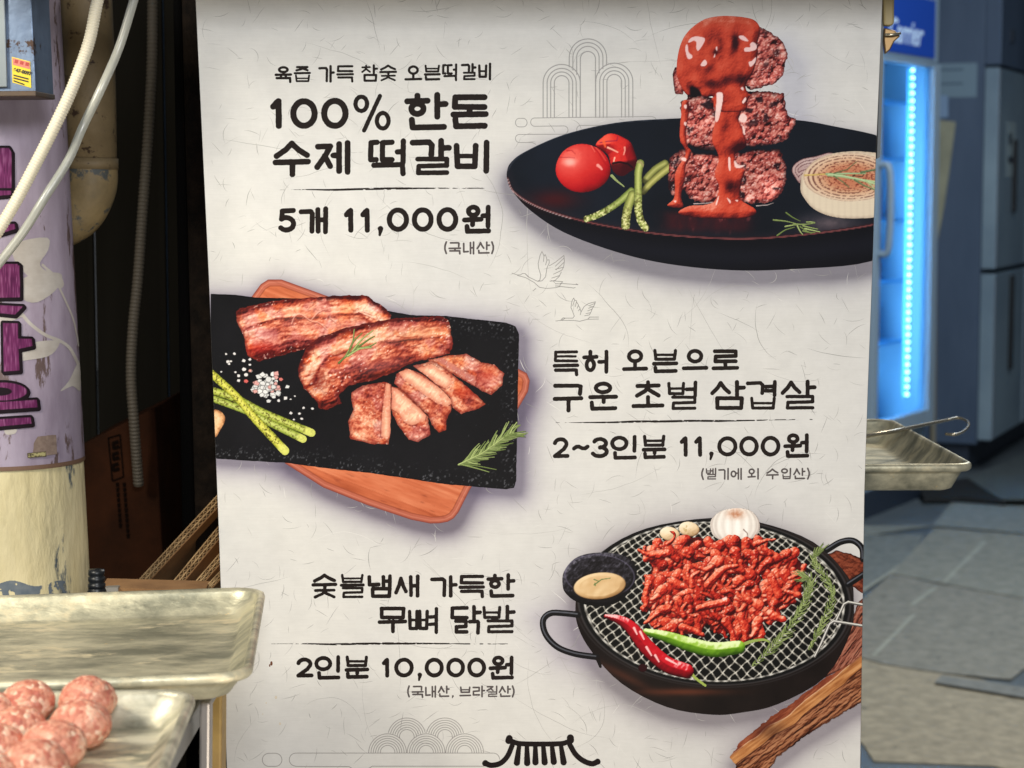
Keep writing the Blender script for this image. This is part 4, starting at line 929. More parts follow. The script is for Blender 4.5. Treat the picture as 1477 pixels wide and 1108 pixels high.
    bulb = spline(Z([(738,150),(740,110),(775,78),(830,64),(890,70),(925,100),(935,140),(920,175),(880,192),(800,196),(755,180)], *ZC), 4, True)
    def bl(w, f):
        x, y = X[w], Y[w]; a = (x-1060)/(34*np.sqrt(np.clip(1-((y-757)/28)**2, .12, 1))); st = np.sin(np.arcsin(np.clip(a, -1, 1))*15)
        t = .55+.3*np.sqrt(np.clip(1-a*a, 0, 1))-.15*ss(766, 782, y)+.07*st+.1*(fbm(x, y/4, 2, 5)-.5)
        c = ramp(t, [(0,(110,90,88)),(.5,(186,174,166)),(.8,(228,222,214)),(1,(248,246,242))]); k = np.exp(-((x-1061)/12)**2-((y-741)/7)**2)*.75*(.5+fbm(x, y, 2, 3, 2)); k = np.clip(k, 0, 1)[..., None]
        return c*(1-k)+C(176,112,78)*k
    put(K, bulb, bl, soft=.9); K.stroke(Z([(870,150),(885,165),(888,185)], *ZC), .9, .4, (90,60,50), .8, .7); K.build('printed_garlic', pan)
    # chicken feet: knobbly pieces painted one over another
    F = Layer(916, 766, 1166, 936); X, Y = F.X, F.Y; Hh = np.zeros(X.shape); rnd = random.Random(12)
    mass = Z([(120,175),(240,130),(400,80),(560,62),(720,90),(860,80),(1040,75),(1150,95),(1060,140),(1080,190),(1300,190),(1380,290),(1370,370),(1340,530),(1240,560),(1190,690),(1060,740),(1060,840),(930,860),(860,890),(760,800),(700,820),(600,770),(600,830),(520,835),(330,800),(190,770),(180,600),(150,560),(150,430),(190,330),(200,250)], *Z7)
    hole = [Z(p, *Z7) for p in ([(1030,240),(1060,400),(990,390),(960,290)],[(560,270),(600,280),(580,350),(550,330)],[(630,480),(700,500),(680,560),(620,590)],[(205,500),(260,500),(230,570)],[(560,740),(640,740),(640,780),(560,770)],[(850,760),(880,700),(880,800)],[(1230,560),(1330,560),(1300,640),(1220,650)],[(1080,590),(1130,600),(1100,640)],[(800,330),(870,310),(880,360),(810,350)])]
    base = poly_sd(X, Y, mass)
    for h in hole: base = np.minimum(base, -poly_sd(X, Y, h))
    F.f = base+1.6*(fbm(X, Y, 6, 3)-.5)*2-3; F.rgb[:] = ramp(fbm(X, Y, 6, 2), [(0,(34,6,10)),(1,(104,18,18))])
    def limb(pts, r0, r1, tint, z0):
        pts = spline(pts, 4); p = np.array(pts); w = F.win(p[:,0].min()-9, p[:,1].min()-9, p[:,0].max()+9, p[:,1].max()+9)
        x, y = X[w], Y[w]
        if x.size < 4 or min(x.shape) < 2: return
        kn = rnd.uniform(0, 6); f, t = line_f(x, y, pts, lambda a: (r0+(r1-r0)*a)*(1+.07*np.sin(a*9+kn)))
        f = f+1.8*(fbm(x, y, 4.2, int(z0*50), 3)-.5)
        h = 1.35*np.sqrt(np.clip(f, 0, 6)*2.2)+2.6*fbm(x, y, 4.2, int(z0*99), 3); s = lit(h, (-.42,-.62,.66)); tt = .02+.84*s+tint+.2*(fbm(x, y, 14, 5)-.5)
        c = ramp(tt, [(0,(52,4,8)),(.22,(112,16,16)),(.42,(170,34,26)),(.6,(202,62,42)),(.78,(222,100,70)),(1,(244,170,142))])
        sp = ss(.82, .93, vn(x, y, 1.6, int(z0*77))*s*1.35)*.6; c = c*(1-sp[..., None])+C(250,206,186)*sp[..., None]
        F.over(ss(-.3, 1.7, f+1.4)*ss(0, -1.2, f-.3)*.55, (50,4,8), w)   # print darkens where pieces meet
        F.over(ss(-.4, .5, f), c, w); F.f[w] = np.maximum(F.f[w], f)
    mpx = [(x, y) for x in np.arange(922, 1160, 14) for y in np.arange(772, 930, 14)]; rnd.shuffle(mpx)
    mpx.sort(key=lambda p: p[1]+rnd.uniform(-26, 26))
    for x, y in mpx:
        x += rnd.uniform(-4, 4); y += rnd.uniform(-4, 4)
        bb = float(np.minimum(poly_sd(np.array([x]), np.array([y]), mass), min(-poly_sd(np.array([x]), np.array([y]), h)[0] for h in hole))[0])
        if bb < 3.5: continue
        a = rnd.gauss(1.9, .9) if rnd.random() < .75 else rnd.uniform(0, 6.28); z0 = rnd.random(); l = min(rnd.uniform(12, 22), 8+bb)
        tint = rnd.uniform(-.16, .17)
        ex, ey = x+l*math.cos(a), y+l*math.sin(a)
        limb([(x-4*math.cos(a), y-4*math.sin(a)), (x+l*.3*math.cos(a+.3), y+l*.3*math.sin(a+.3)), (ex, ey)], rnd.uniform(6.6, 9.2), rnd.uniform(4.2, 5.6), tint, z0)
        if rnd.random() < .85:
            for dv in (-.8, 0, .75):
                b = a+dv+rnd.uniform(-.15, .15); m = rnd.uniform(11, 18)
                if float(poly_sd(np.array([ex+m*math.cos(b)]), np.array([ey+m*math.sin(b)]), mass)[0]) < -2: continue
                limb([(x+l*.6*math.cos(a), y+l*.6*math.sin(a)), (ex+m*.4*math.cos(b), ey+m*.4*math.sin(b)), (ex+m*math.cos(b+.3), ey+m*math.sin(b+.3))], 4.2, 2.6, tint+.03, z0)
    for p, r0, r1 in (([(110,175),(200,215),(330,200)],2,6),([(345,15),(385,60),(370,100),(330,130)],1.8,3),([(1150,95),(1080,105),(1000,130)],1.5,4.5),([(850,880),(820,790),(770,720)],2.5,5.5),([(1370,300),(1350,350),(1260,390)],4,3),([(1230,490),(1330,520)],3,4.5),([(600,825),(540,790),(440,760)],3.5,5),([(930,850),(920,770),(890,680)],5,6),([(170,600),(170,520),(190,430)],4,5),([(1120,380),(1150,450),(1180,520)],6,6),([(860,300),(760,320),(640,440)],3,7),([(570,620),(680,590),(780,570)],5,6)):
        limb(Z(p, *Z7), r0, r1, .05, rnd.random())
    F.blob(Z([(745,545),(780,530),(785,550),(755,565)], *Z7), (248,214,206), .8, .9)
    F.build('printed_chicken_feet', pan)
    # chillies
    Cc = Layer(868, 880, 1115, 994, .9); X, Y = Cc.X, Cc.Y
    def chilli(p, rf, st, pal, seed, hi):
        pts = spline(p, 6); f, t = line_f(X, Y, pts, rf); h = 1.9*np.sqrt(np.clip(f, 0, 12)*2.4)+1.6*fbm(X, Y, 9, seed, 2); s = lit(h, (-.25,-.72,.64))
        c = ramp(.05+.88*s, pal); k = ss(.86, .96, s+.15*(fbm(X, Y, 5, seed+2)-.3))*.85; c = c*(1-k[..., None])+C(*hi)*k[..., None]; Cc.over(ss(-.5, .5, f), c); Cc.f = np.maximum(Cc.f, f)
    gst = Z([(850,618),(905,598),(950,592),(972,600)], *ZC); Cc.stroke(spline(gst, 4), 2.6, 1.4, (142,160,84), .8, 1, True)
    chilli(Z([(478,560),(560,580),(650,610),(750,632),(850,622)], *ZC), lambda a: 3.2+7.6*np.sin(np.clip(a*1.15+.12, 0, 1.35)*1.7), 0, [(0,(40,70,8)),(.35,(92,138,26)),(.7,(140,184,58)),(1,(190,216,120))], 5, (226,240,190))
    Cc.stroke(Z([(650,712),(675,745),(716,776)], *ZC), 2.2, 1.8, (150,168,82), .8, 1, True)
    chilli(Z([(318,498),(370,512),(420,545),(480,620),(560,690),(640,718)], *ZC), lambda a: 2.2+9.4*np.sin(np.clip(a*1.1+.05, 0, 1.2)*1.75), 0, [(0,(56,0,8)),(.35,(128,6,20)),(.7,(190,20,34)),(1,(222,64,70))], 9, (248,206,206))
    for p in ([(430,545),(442,570)],[(455,560),(470,590)],[(480,622),(500,655)],[(515,655),(530,680)],[(560,668),(600,690)]): Cc.stroke(Z(p, *ZC), 1.7, 1, (250,214,212), 1, .85)
    Cc.blob(circ(760+465/2.784, 710+705/2.784, 6.5, 6, 10), (44,10,16), 1, .9); Cc.f = np.maximum(Cc.f, ell_f(X, Y, 760+465/2.784, 710+705/2.784, 6.5, 6))
    Cc.build('printed_chilli', pan)
    # rosemary
    for spine, wd in (([(905,698),(980,630),(1040,560),(1095,480),(1130,400),(1135,350),(1100,345)], 1), ([(1132,632),(1170,560),(1210,480),(1228,400),(1190,330),(1150,270),(1190,215)], .8)):
        lv = []; sp = spline(spine, 7); rr = random.Random(int(spine[0][0]))
        for i in range(0, len(sp)-2):
            x, y = sp[i]; d = math.atan2(sp[i+2][1]-y, sp[i+2][0]-x)
            for sg in (-1, 1, 1) if i % 2 else (1, -1, -1):
                a = d+sg*rr.uniform(.25, .8); l = rr.uniform(30, 56)*wd*(.5 if i < 4 else 1); lv.append([(x, y), (x+l*.5*math.cos(a), y+l*.5*math.sin(a)), (x+l*math.cos(a-sg*.15), y+l*math.sin(a-sg*.15))])
        sprig_leaves(pan, lv, ZC, .85)
    TG = Layer(1172, 860, 1260, 952, .7)
    for p in ([(1420,450),(1350,452),(1290,441),(1272,450),(1235,530)],[(1420,545),(1345,536),(1232,518),(1215,530),(1180,610),(1155,660)]):
        q = Z(p, *ZC); TG.stroke(q, 2.2, 2.0, (84,82,80), .8, 1, True); TG.stroke([(a, b-.7) for a, b in q], .9, .8, (224,222,216), .8, .95)
    TG.build('printed_tongs', pan)
    # log in front
    Lg = Layer(1048, 930, 1280, 1130); put(Lg, LOG, bark(Lg, (92,48,30), (150,96,66), (200,152,112), R(-37), 21, 7, 4), rough=2.5, seed=3)
    X, Y = Lg.X, Lg.Y; u, v = rot(X, Y, R(-37)); n = fbm(u/4, v, 6, 31, 4)
    d = v-(rot(np.array([1110.]), np.array([1045.]), R(-37))[1][0]); Lg.over(ss(14, 0, abs(d+12+10*(fbm(u, v, 30, 2)-.5)))*ss(.35, .6, n)*.85, (40,16,12))
    dd = d+5*(fbm(u, v, 36, 12, 2)-.5)*2; gr = fbm(u/14, v, 2.4, 44, 4)
    tan_ = ramp(.1+.9*gr+.25*(fbm(X, Y, 20, 4)-.5), [(0,(96,50,24)),(.4,(164,104,58)),(.7,(196,138,86)),(1,(222,176,128))]); m_ = ss(3, 5, dd)*ss(19, 17, dd)
    Lg.over(m_*.92, tan_); Lg.over(ss(1.3, 0, abs(dd-3.2))*.9, (226,182,140)); Lg.over(ss(1.2, 0, abs(dd-18.5))*.8, (60,26,16))
    rb = ramp(.1+.9*gr, [(0,(70,26,16)),(.5,(134,64,40)),(1,(190,112,76))]); Lg.over(ss(-9, -7, dd)*ss(3, 2, dd)*.8, rb)
    Lg.over(ss(-10, -12, dd)*ss(-25, -20, dd)*.55*ss(.4, .6, gr), (206,160,128)); Lg.over(ss(6, 0, abs(d+1))*ss(.55, .45, n)*.6, (96,38,26)); Lg.over(np.exp(-((X-1108)/26)**2-((Y-1052)/13)**2)*.55*(.4+n), (50,26,22))
    Lg.build('printed_firewood', B)
# ------------------------------------------------------------ more helpers for the stall
def poly3(name, polys, n, th, m, parent=None, bevel=0):
    mb = MB()
    for p in polys: mb.slab(p, n, th)
    return mb.build(name, m, parent, bevel=bevel)
def text_mesh(name, body, size, loc, rot, m, parent, shear=0, bold=0, ext=.0003):
    c = bpy.data.curves.new(name, 'FONT'); c.body = body; c.size = size; c.extrude = ext; c.shear = shear; c.offset = bold
    t = bpy.data.objects.new(name+'_tmp', c); COL.objects.link(t); bpy.context.view_layer.update()
    me = bpy.data.meshes.new_from_object(t.evaluated_get(bpy.context.evaluated_depsgraph_get())); me.name = name
    bpy.data.objects.remove(t); bpy.data.curves.remove(c)
    from mathutils import Matrix
    me.transform(Matrix.Translation(loc) @ rot); me.materials.clear()
    return link(name, me, m, parent)
def grp(name, center, **k): return empty(name, tuple(center), **k)

# ------------------------------------------------------------ ground
GROUND = MB(); GROUND.add([(-6,-2,0),(8,-2,0),(8,14,0),(-6,14,0)], [(0,1,2,3)])
tag(GROUND.build('ground', mat('wet_concrete', (96,104,108), .4, c2=(74,82,88), nscale=3, bump=.002, bscale=30)), kind='structure')
# back of the covered lane
w = MB().box((-2.2, 12.0, 0), (7.5, 12.1, 3.6)); tag(w.build('far_wall', mat('far_wall', (64,80,98), .8, c2=(40,52,66), nscale=2)), label='dark blue-grey wall closing the far end behind the refrigerators', cat='wall')

# ------------------------------------------------------------ left: dark sheet-metal wall
WALLM = mat('dark_sheet_metal', (30,28,22), .9, spec=.08, c2=(20,18,15), nscale=5, stretch=(1,1,.15), bump=.002, bscale=12)
wl = grp('metal_wall', (-.9, 2.75, 0), label='dark grey-green ribbed sheet metal wall in the shade behind the pole', cat='wall')
x = -1.5; k = 0
while x < -.02:
    p = MB(); x1 = x+.095
    p.slab([(x,2.75,0),(x+.088,2.75,0),(x+.088,2.75,2.6),(x,2.75,2.6)], (0,-1,0), .006)
    p.slab([(x+.086,2.741,0),(x+.0935,2.741,0),(x+.0935,2.741,2.6),(x+.086,2.741,2.6)], (0,-1,0), .012)
    p.build('panel', WALLM, wl); x = x1; k += 1
POSTM = mat('tarred_post', (30,23,18), .9, spec=.1, c2=(14,11,9), nscale=60, bump=.004, bscale=90)
pst = grp('post', at_y(280, 554, 2.2), label='rough black-brown square post right beside the left edge of the menu board', cat='post')
def column(px0t, px1t, px0b, px1b, Y, th, m, name, parent, b=.004):
    a, b_, c, d = at_y(px0t, -120, Y), at_y(px1t, -120, Y), at_y(px1b, 1108, Y), at_y(px0b, 1108, Y)
    e = (c-b_)/(c.z-b_.z); f = (d-a)/(d.z-a.z)
    lo1, lo2 = b_+e*(0-b_.z), a+f*(0-a.z)
    return MB().slab([a, b_, lo1, lo2], (0,-1,0), th).build(name, m, parent, bevel=b)
column(258, 312, 290, 338, 2.12, .09, POSTM, 'shaft', pst)
column(247, 259, 268, 292, 2.16, .03, mat('gap_black', (9,8,8), .9, spec=.1), 'edge_strip', pst)  # black strip standing in for the dark gap beside the post

# ------------------------------------------------------------ round pole with its purple wrap
CR = .0745
pc_t, pc_b = at_y(-34, -60, 2.0), at_y(20, 880, 2.0)
ax = (pc_b-pc_t)/(pc_b.z-pc_t.z)
def axis(z): return pc_t+ax*(z-pc_t.z)
pole = grp('round_pole', axis(0), label='thick round cream-painted pole with peeling paint, wrapped in a purple poster above', cat='pole')
def cyl_mesh(z0, z1, r, a0=0, a1=360, nz=2, na=72, zb=None):
    mb = MB(); vs = []; fs = []
    for i in range(nz+1):
        for j in range(na+1):
            a = R(a0+(a1-a0)*j/na); zz = z0+(z1-z0)*i/nz
            c = axis(zz); vs.append((c.x+r*math.cos(a), c.y+r*math.sin(a), zz))
    for i in range(nz):
        for j in range(na): fs.append((i*(na+1)+j, i*(na+1)+j+1, (i+1)*(na+1)+j+1, (i+1)*(na+1)+j))
    mb.add(vs, fs); return mb
CREAM = mat('cream_paint', (242,230,188), .6, c2=(208,194,148), nscale=14, stretch=(1,1,.35), spots=((84,96,104), 9, .64), bump=.005, bscale=55, lo=.3, hi=.7)
cyl_mesh(0, 2.2, CR, nz=10).build('shaft', CREAM, pole, smooth=True)
# peeled patch near the tray
def cyl_hit(px, py, r):
    a, b, c = ray(px, py); a = np.asarray(a, float); px_ = np.zeros(a.shape)
    # axis as a function of z; three fixed-point steps are plenty for this slight lean
    z = np.full(a.shape, 1.1)
    for _ in range(5):
        cx = pc_t.x+ax.x*(z-pc_t.z); cy = pc_t.y+ax.y*(z-pc_t.z)
        A = a*a+b*b; Bq = -2*(a*cx+b*cy); Cq = cx*cx+cy*cy-r*r
        t = (-Bq-np.sqrt(np.maximum(Bq*Bq-4*A*Cq, 1e-9)))/(2*A); z = CAMZ+c*t
    return np.stack([a*t, b*t, z], -1)
def zat(px, py, r=CR): return float(cyl_hit(np.array([float(px)]), np.array([float(py)]), r)[0, 2])
zw = zat(18, 676)
WRAPM = mat('purple_wrap', (192,180,200), .45, c2=(142,128,146), nscale=16, stretch=(1,1,.28), spots=((104,86,84), 34, .575), bump=.0006, bscale=60, lo=.3, hi=.7)
wrap = cyl_mesh(zw, 2.2, CR+.0012, 150, 392, nz=12, na=90).build('poster_wrap', WRAPM, pole, smooth=True)
cyl_mesh(zw-.002, zw+.002, CR+.0016, 150, 392).build('poster_edge', mat('old_tape', (120,92,74), .6), wrap)
def on_pole(name, L, parent, lift): 
    me = contour_mesh(name, L.X, L.Y, L.f, L.rgb, 0, 1/ALB, place=lambda px, py: cyl_hit(px, py, CR+lift))
    return link(name, me, PRINT, parent)
q4 = lambda p: [(a/2.77, b/2.77) for a, b in p]; q5 = lambda p: [(a/2.77, 380+b/2.77) for a, b in p]
L = Layer(-40, 320, 119, 640, 1); L.rgb[:] = (196,190,186)
fl = [q4([(80,965),(190,950),(192,1000),(160,1050),(180,1080),(240,1100),(250,1150),(150,1130),(70,1060),(50,1000)]), q5([(90,60),(170,40),(235,38),(248,60),(220,110),(150,155),(95,145),(85,100)]), q5([(120,318),(230,308),(228,340),(190,372),(100,388),(60,392),(60,350)]), q5([(240,512),(275,470),(308,400),(318,395),(322,508),(290,490)]), q5([(-60,200),(70,195),(85,215),(-60,260)]), q5([(20,660),(65,660),(60,680),(25,684)])]
for p in fl: L.f = np.maximum(L.f, poly_sd(L.X, L.Y, spline(p, 3, True)))
for p, r0, r1 in ((q5([(170,5),(195,30)]),1.6,1.6),(q5([(232,85),(262,150),(290,215),(305,275),(314,330)]),1.5,.9),(q5([(78,190),(120,240),(180,285),(240,310),(280,340),(312,400)]),2.4,2.2),(q4([(170,1060),(220,1100)]),1.6,1.6)):
    g, _ = line_f(L.X, L.Y, spline(p, 5), r0, r1); L.f = np.maximum(L.f, g)
L.rgb[:] = ramp(fbm(L.X, L.Y, 14, 3), [(0,(176,168,160)),(1,(204,199,194))]); on_pole('printed_flower', L, wrap, .0016)
L = Layer(-46, 150, 64, 626, .8)
let = [q4([(-90,592),(36,592),(46,610),(46,752),(-90,752)]), q4([(-90,760),(44,762),(44,778),(-90,790)]), q4([(-90,900),(58,895),(62,915),(-90,960)]), q4([(-90,1055),(70,1055),(78,1075),(80,1150),(-90,1150)]),
       q5([(-90,8),(78,8),(80,136),(-90,138)]), q5([(-90,162),(92,172),(60,205),(-90,190)]), q5([(12,238),(72,240),(72,300),(126,302),(130,330),(74,342),(78,428),(15,432)]), q5(circ(10,512,98,36,26)), q5([(-90,560),(146,545),(150,575),(-90,592)]), q5([(-90,628),(122,615),(126,640),(-90,660)])]
F1 = np.full(L.X.shape, -99.)
for p in let: F1 = np.maximum(F1, poly_sd(L.X, L.Y, p))
dx = F1*0
F2 = np.full(L.X.shape, -99.)
for p in let: F2 = np.maximum(F2, poly_sd(L.X-1.6, L.Y-2.0, p))
L.f = np.maximum(F1, F2)+3.6; L.rgb[:] = (30,22,28)
st = vn(L.X*0+7, L.Y*0+L.X*0, 3)*0+fbm(L.X, L.Y/9, 1.6, 4, 2)
L.over(ss(-.4, .4, F1), ramp(st, [(0,(76,30,66)),(.5,(108,44,90)),(1,(160,104,144))]))
g = ell_f(L.X, L.Y, 0, 380+512/2.77, 17, 6); L.over(ss(-.4, .4, g), (30,22,28))
on_pole('printed_letters', L, wrap, .0022)
L = Layer(34, 624, 86, 664, .8); L.f = poly_sd(L.X, L.Y, q5([(150,692),(225,684),(228,762),(130,775),(135,720)]))+1.2*(fbm(L.X, L.Y, 5, 3)-.5); L.rgb[:] = ramp(fbm(L.X, L.Y, 4, 3), [(0,(118,100,92)),(1,(156,138,126))])
g = poly_sd(L.X, L.Y, q5([(108,758),(185,750),(186,772),(110,778)])); L.f = np.maximum(L.f, g); L.over(ss(0, .5, g), (86,78,60)); L.over(ss(0, .5, g-1.0)*(fbm(L.X, L.Y, 2, 5) > .45), (176,168,120))
on_pole('torn_sticker', L, wrap, .0025)
L = Layer(-8, 828, 96, 884, .8); L.f = np.minimum(6*(fbm(L.X, L.Y, 16, 5, 4)-.42)*8*ss(842, 858, L.Y+4*np.sin(L.X*.09)), 98-L.X); L.rgb[:] = ramp(fbm(L.X, L.Y, 8, 3), [(0,(92,104,116)),(1,(126,132,136))]); on_pole('bare_metal_patch', L, pole, .0004)

# ------------------------------------------------------------ beige drain pipe with its elbow, behind the pole
PIPEM = mat('old_pipe_paint', (142,124,92), .6, c2=(112,96,70), nscale=14, spots=((62,46,34), 48, .585), bump=.003, bscale=45, lo=.3, hi=.7)
pp = grp('drain_pipe', at_y(128, 100, 2.1), label='beige painted drain pipe ending in a peeling elbow behind the purple pole', cat='pipe')
ctr = [at_y(*p, 2.12) for p in ((122,-80),(124,0),(129,120),(131,232))]
MB().tube(ctr, .0262, 32).build('straight_pipe', PIPEM, pp, smooth=True)
MB().tube([at_y(131,228,2.12), at_y(131,244,2.12)], [.0278,.0278], 32).build('collar', PIPEM, pp, smooth=True)
el = spline([at_y(131,238,2.12), at_y(129,270,2.12), at_y(112,304,2.125), at_y(80,322,2.13), at_y(40,326,2.14)], 6)
MB().tube(el, .0272, 32).build('elbow', mat('peeling_elbow', (148,128,90), .6, c2=(112,98,72), nscale=16, spots=((74,78,78), 17, .53), bump=.004, bscale=30), pp, smooth=True)
# ------------------------------------------------------------ hoses
def hose(name, pts, r, m, ribs=0, amp=.0, Y=1.72, **k):
    p = spline([at_y(a, b, Y+(e if e else 0)) for a, b, e in pts], 40)
    if ribs:
        d = np.concatenate([[0], np.cumsum([np.linalg.norm(np.array(p[i+1])-np.array(p[i])) for i in range(len(p)-1)])])
        n = int(d[-1]/ribs*5); s = np.linspace(0, d[-1], n); P = np.stack([np.interp(s, d, [q[j] for q in p]) for j in range(3)], 1)
        rr = [r*(1+amp*(abs(math.cos(math.pi*v/ribs))**.7-.5)) for v in s]; p = P
    else: rr = [r]*len(p)
    o = MB().tube(p, rr, 20).build(name, m, smooth=True); tag(o, **k); return o
hose('corrugated_hose', [(158,-60,.02),(141,0,.02),(128,62,.02),(104,128,.01),(76,188,0),(48,243,0),(22,292,0),(-6,338,0),(-40,390,0)], .0048, mat('cream_hose', (214,206,184), .45, bump=.0004, bscale=90), .0026, .16, label='cream ribbed hose curving down in front of the purple pole, nearest of the three', cat='hose')
CLEAR = mat('milky_tube', (196,196,184), .3, c2=(166,170,164), nscale=10, spec=.6)
CLEAR.node_tree.nodes['Principled BSDF'].inputs['Transmission Weight'].default_value = .35
hose('clear_tube', [(210,-60,.03),(193,0,.03),(172,68,.03),(146,128,.02),(120,182,.02),(98,232,.01),(64,286,0),(34,334,0),(-6,386,0),(-40,430,0)], .0037, CLEAR, label='smooth milky translucent tube running beside the ribbed hose', cat='hose')
hose('conduit', [(222,-60,0),(220,0,0),(219,90,0),(214,190,0),(206,300,0),(199,400,0),(192,470,0),(189,540,0),(193,606,0),(200,700,.02)], .0056, mat('grey_conduit', (84,76,64), .6), .0046, .3, Y=2.45, label='dim grey corrugated conduit hanging against the dark metal wall', cat='conduit')

# ------------------------------------------------------------ grey switch box with the yellow sticker
bx = grp('metal_box', at_y(20, 60, 1.8), label='grey-blue steel box with a rusty corner and a small yellow phone sticker', cat='box')
BOXM = mat('box_steel', (130,150,178), .38, .55, c2=(96,110,132), nscale=7, spots=((70,52,42), 34, .62), bump=.0008, bscale=60)
a, b_, c, d = (at_y(*p, 1.80) for p in ((-140,-70),(42,-70),(52,136),(-140,136)))
poly3('cover', [[a, b_, c, d]], (0,-1,0), .07, BOXM, bx, .0012)
a, b_, c, d = (at_y(*p, 1.796) for p in ((-140,-70),(5,-70),(10,126),(-140,130)))
poly3('door', [[a, b_, c, d]], (0,-1,0), .0035, mat('box_door', (128,136,140), .4, .5, c2=(104,112,120), nscale=6), bx, .001)
a, b_, c, d = (at_y(*p, 1.797) for p in ((-140,132),(52,131),(52,139),(-140,141)))
poly3('lower_lip', [[a, b_, c, d]], (0,-1,0), .075, mat('rusty_lip', (74,66,62), .6, .3, c2=(92,72,52), nscale=30), bx, .001)
def px_sheet(name, poly, Y, th, m, parent=None, bevel=0): return poly3(name, [[at_y(a, b, Y) for a, b in poly]], (0,-1,0), th, m, parent, bevel)
s = px_sheet('sticker', [(17,82),(43.5,89),(45,127),(18,119)], 1.7993, .0006, mat('sticker_yellow', (222,196,44), .4), bx)
px_sheet('pink_band', [(18,83.5),(42.5,90),(43,100),(18.4,93.5)], 1.7989, .0002, mat('sticker_pink', (206,120,104), .4), s)
INK = mat('sticker_ink', (26,22,16), .5)
from mathutils import Matrix
rt = Matrix.Rotation(R(90), 4, 'X') @ Matrix.Rotation(R(-14), 4, 'Z')
text_mesh('number', '647-0097', .0041, at_y(18.8, 102.5, 1.7989), rt, INK, s, bold=.0002, ext=.0001).scale = (1,1,1)
text_mesh('pink_marks', '\u25a0 \u25a0 \u25a0', .004, at_y(20, 90.5, 1.7987), rt, mat('sticker_red', (168,60,50), .4), s, ext=.0001)
for yy in (107.5, 111.5, 115.5): px_sheet('printed_line', [(19.4,yy),(41-(yy > 112)*6,yy+5.6),(41-(yy > 112)*6,yy+7.6),(19.4,yy+2.0)], 1.7989, .0002, INK, s)

# ------------------------------------------------------------ cardboard behind
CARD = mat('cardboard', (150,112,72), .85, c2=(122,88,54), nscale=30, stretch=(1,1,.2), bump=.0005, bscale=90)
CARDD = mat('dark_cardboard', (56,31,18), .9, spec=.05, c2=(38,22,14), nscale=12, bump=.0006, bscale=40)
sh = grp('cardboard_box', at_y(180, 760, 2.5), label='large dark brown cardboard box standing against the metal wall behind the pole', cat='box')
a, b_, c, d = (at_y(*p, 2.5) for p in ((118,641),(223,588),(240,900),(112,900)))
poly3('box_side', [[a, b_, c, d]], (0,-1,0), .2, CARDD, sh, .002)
BP = mat('box_print', (16,9,6), .9, spec=.04)
mb = MB()
def pxbar(mb, p, r, Y, th=.0005):
    f = [at_y(a, b, Y) for a, b in p]
    for i in range(len(f)-1):
        dd = (f[i+1]-f[i]).normalized(); n = Vector((-dd.z, 0, dd.x))*r
        mb.slab([f[i]+n, f[i+1]+n, f[i+1]-n, f[i]-n], (0,-1,0), th)
pxbar(mb, [(156,632),(173,627),(178,688),(162,694),(156,632)], .0009, 2.4985)
mb.build('printed_frame', BP, sh)
for i, yy in enumerate((640, 656, 672)):
    m2 = MB(); pxbar(m2, [(162,yy),(171,yy-3)], .0022, 2.4985); pxbar(m2, [(163,yy+7),(172,yy+4)], .0022, 2.4982); pxbar(m2, [(163,yy),(164,yy+8)], .0016, 2.4979); m2.build('printed_mark', BP, sh)
for col_, n0 in ((169, 9), (179, 11)):
    for i in range(n0):
        yy = 698+i*7.4; m2 = MB(); x = col_+i*.55; pxbar(m2, [(x-2.2,yy),(x+2.4,yy-.6)], .0012, 2.4985); pxbar(m2, [(x-1.8,yy+3.2),(x+2.2,yy+2.6)], .0012, 2.4982); pxbar(m2, [(x,yy-.5),(x+.3,yy+3.6)], .0009, 2.4979); m2.build('printed_mark', BP, sh)
LINER = mat('liner_edge', (200,168,122), .85, c2=(140,110,74), nscale=60); CORE = mat('flute_shadow', (70,50,32), .9)
def folded(p0, p1, tpx, Y, lab, dep=(.10,.30,-.03)):
    """one flattened box: fluted edge towards the camera"""
    A, B_ = at_y(*p0, Y), at_y(*p1, Y); d = B_-A; ln = d.length; d.normalize(); n = Vector((d.z, 0, -d.x)); 
    if n.x < 0: n = -n
    t = tpx/3000*Y; e = Vector(dep); g = grp('flattened_box', A, label=lab, cat='cardboard', group='flattened cardboard boxes leaning behind the tray')
    for k, nm in ((0, 'liner'), (1, 'liner'), (2, 'liner')):
        MB().obox(A+n*(t*.5*k-.0006), d*ln, e, n*.0011).build(nm, LINER if k < 2 else CARD, g)
    for k in (0, 1):
        mb = MB(); m = int(ln/.0062); vs = []
        for i in range(m*2+1):
            o = A+n*(t*.5*k+.0007)+d*(ln*i/(m*2))+Vector((0,.0004,0)); u = n*(t*.5-.0016)
            q = o+(u if i % 2 else Vector()); vs += [q, q+n*.0007, q+e, q+e+n*.0007]
        fs = [(4*i, 4*i+4, 4*i+5, 4*i+1) for i in range(m*2)]+[(4*i, 4*i+2, 4*i+6, 4*i+4) for i in range(m*2)]
        mb.add(vs, fs); mb.build('flute', LINER, g)
    return g
folded((186,852), (316,712), 12, 2.10, 'flattened box leaning furthest left, its fluted edge rising to the board')
folded((234,858), (328,744), 12, 2.04, 'flattened box in the middle of the leaning stack behind the tray')
folded((264,860), (340,772), 10, 1.99, 'flattened box third from the left in the leaning stack')
folded((282,862), (348,792), 8, 1.95, 'flattened box nearest to the menu board at the right of the stack', dep=(.12,.2,-.02))
fb = grp('open_box', at_y(220, 870, 1.95), label='low open cardboard box with a lit orange-brown top edge just behind the tray', cat='box')
a, b_, c, d = (at_y(*p, 1.93) for p in ((146,852),(296,856),(296,930),(146,930))); poly3('box_side', [[a, b_, c, d]], (0,-1,0), .004, CARD, fb)
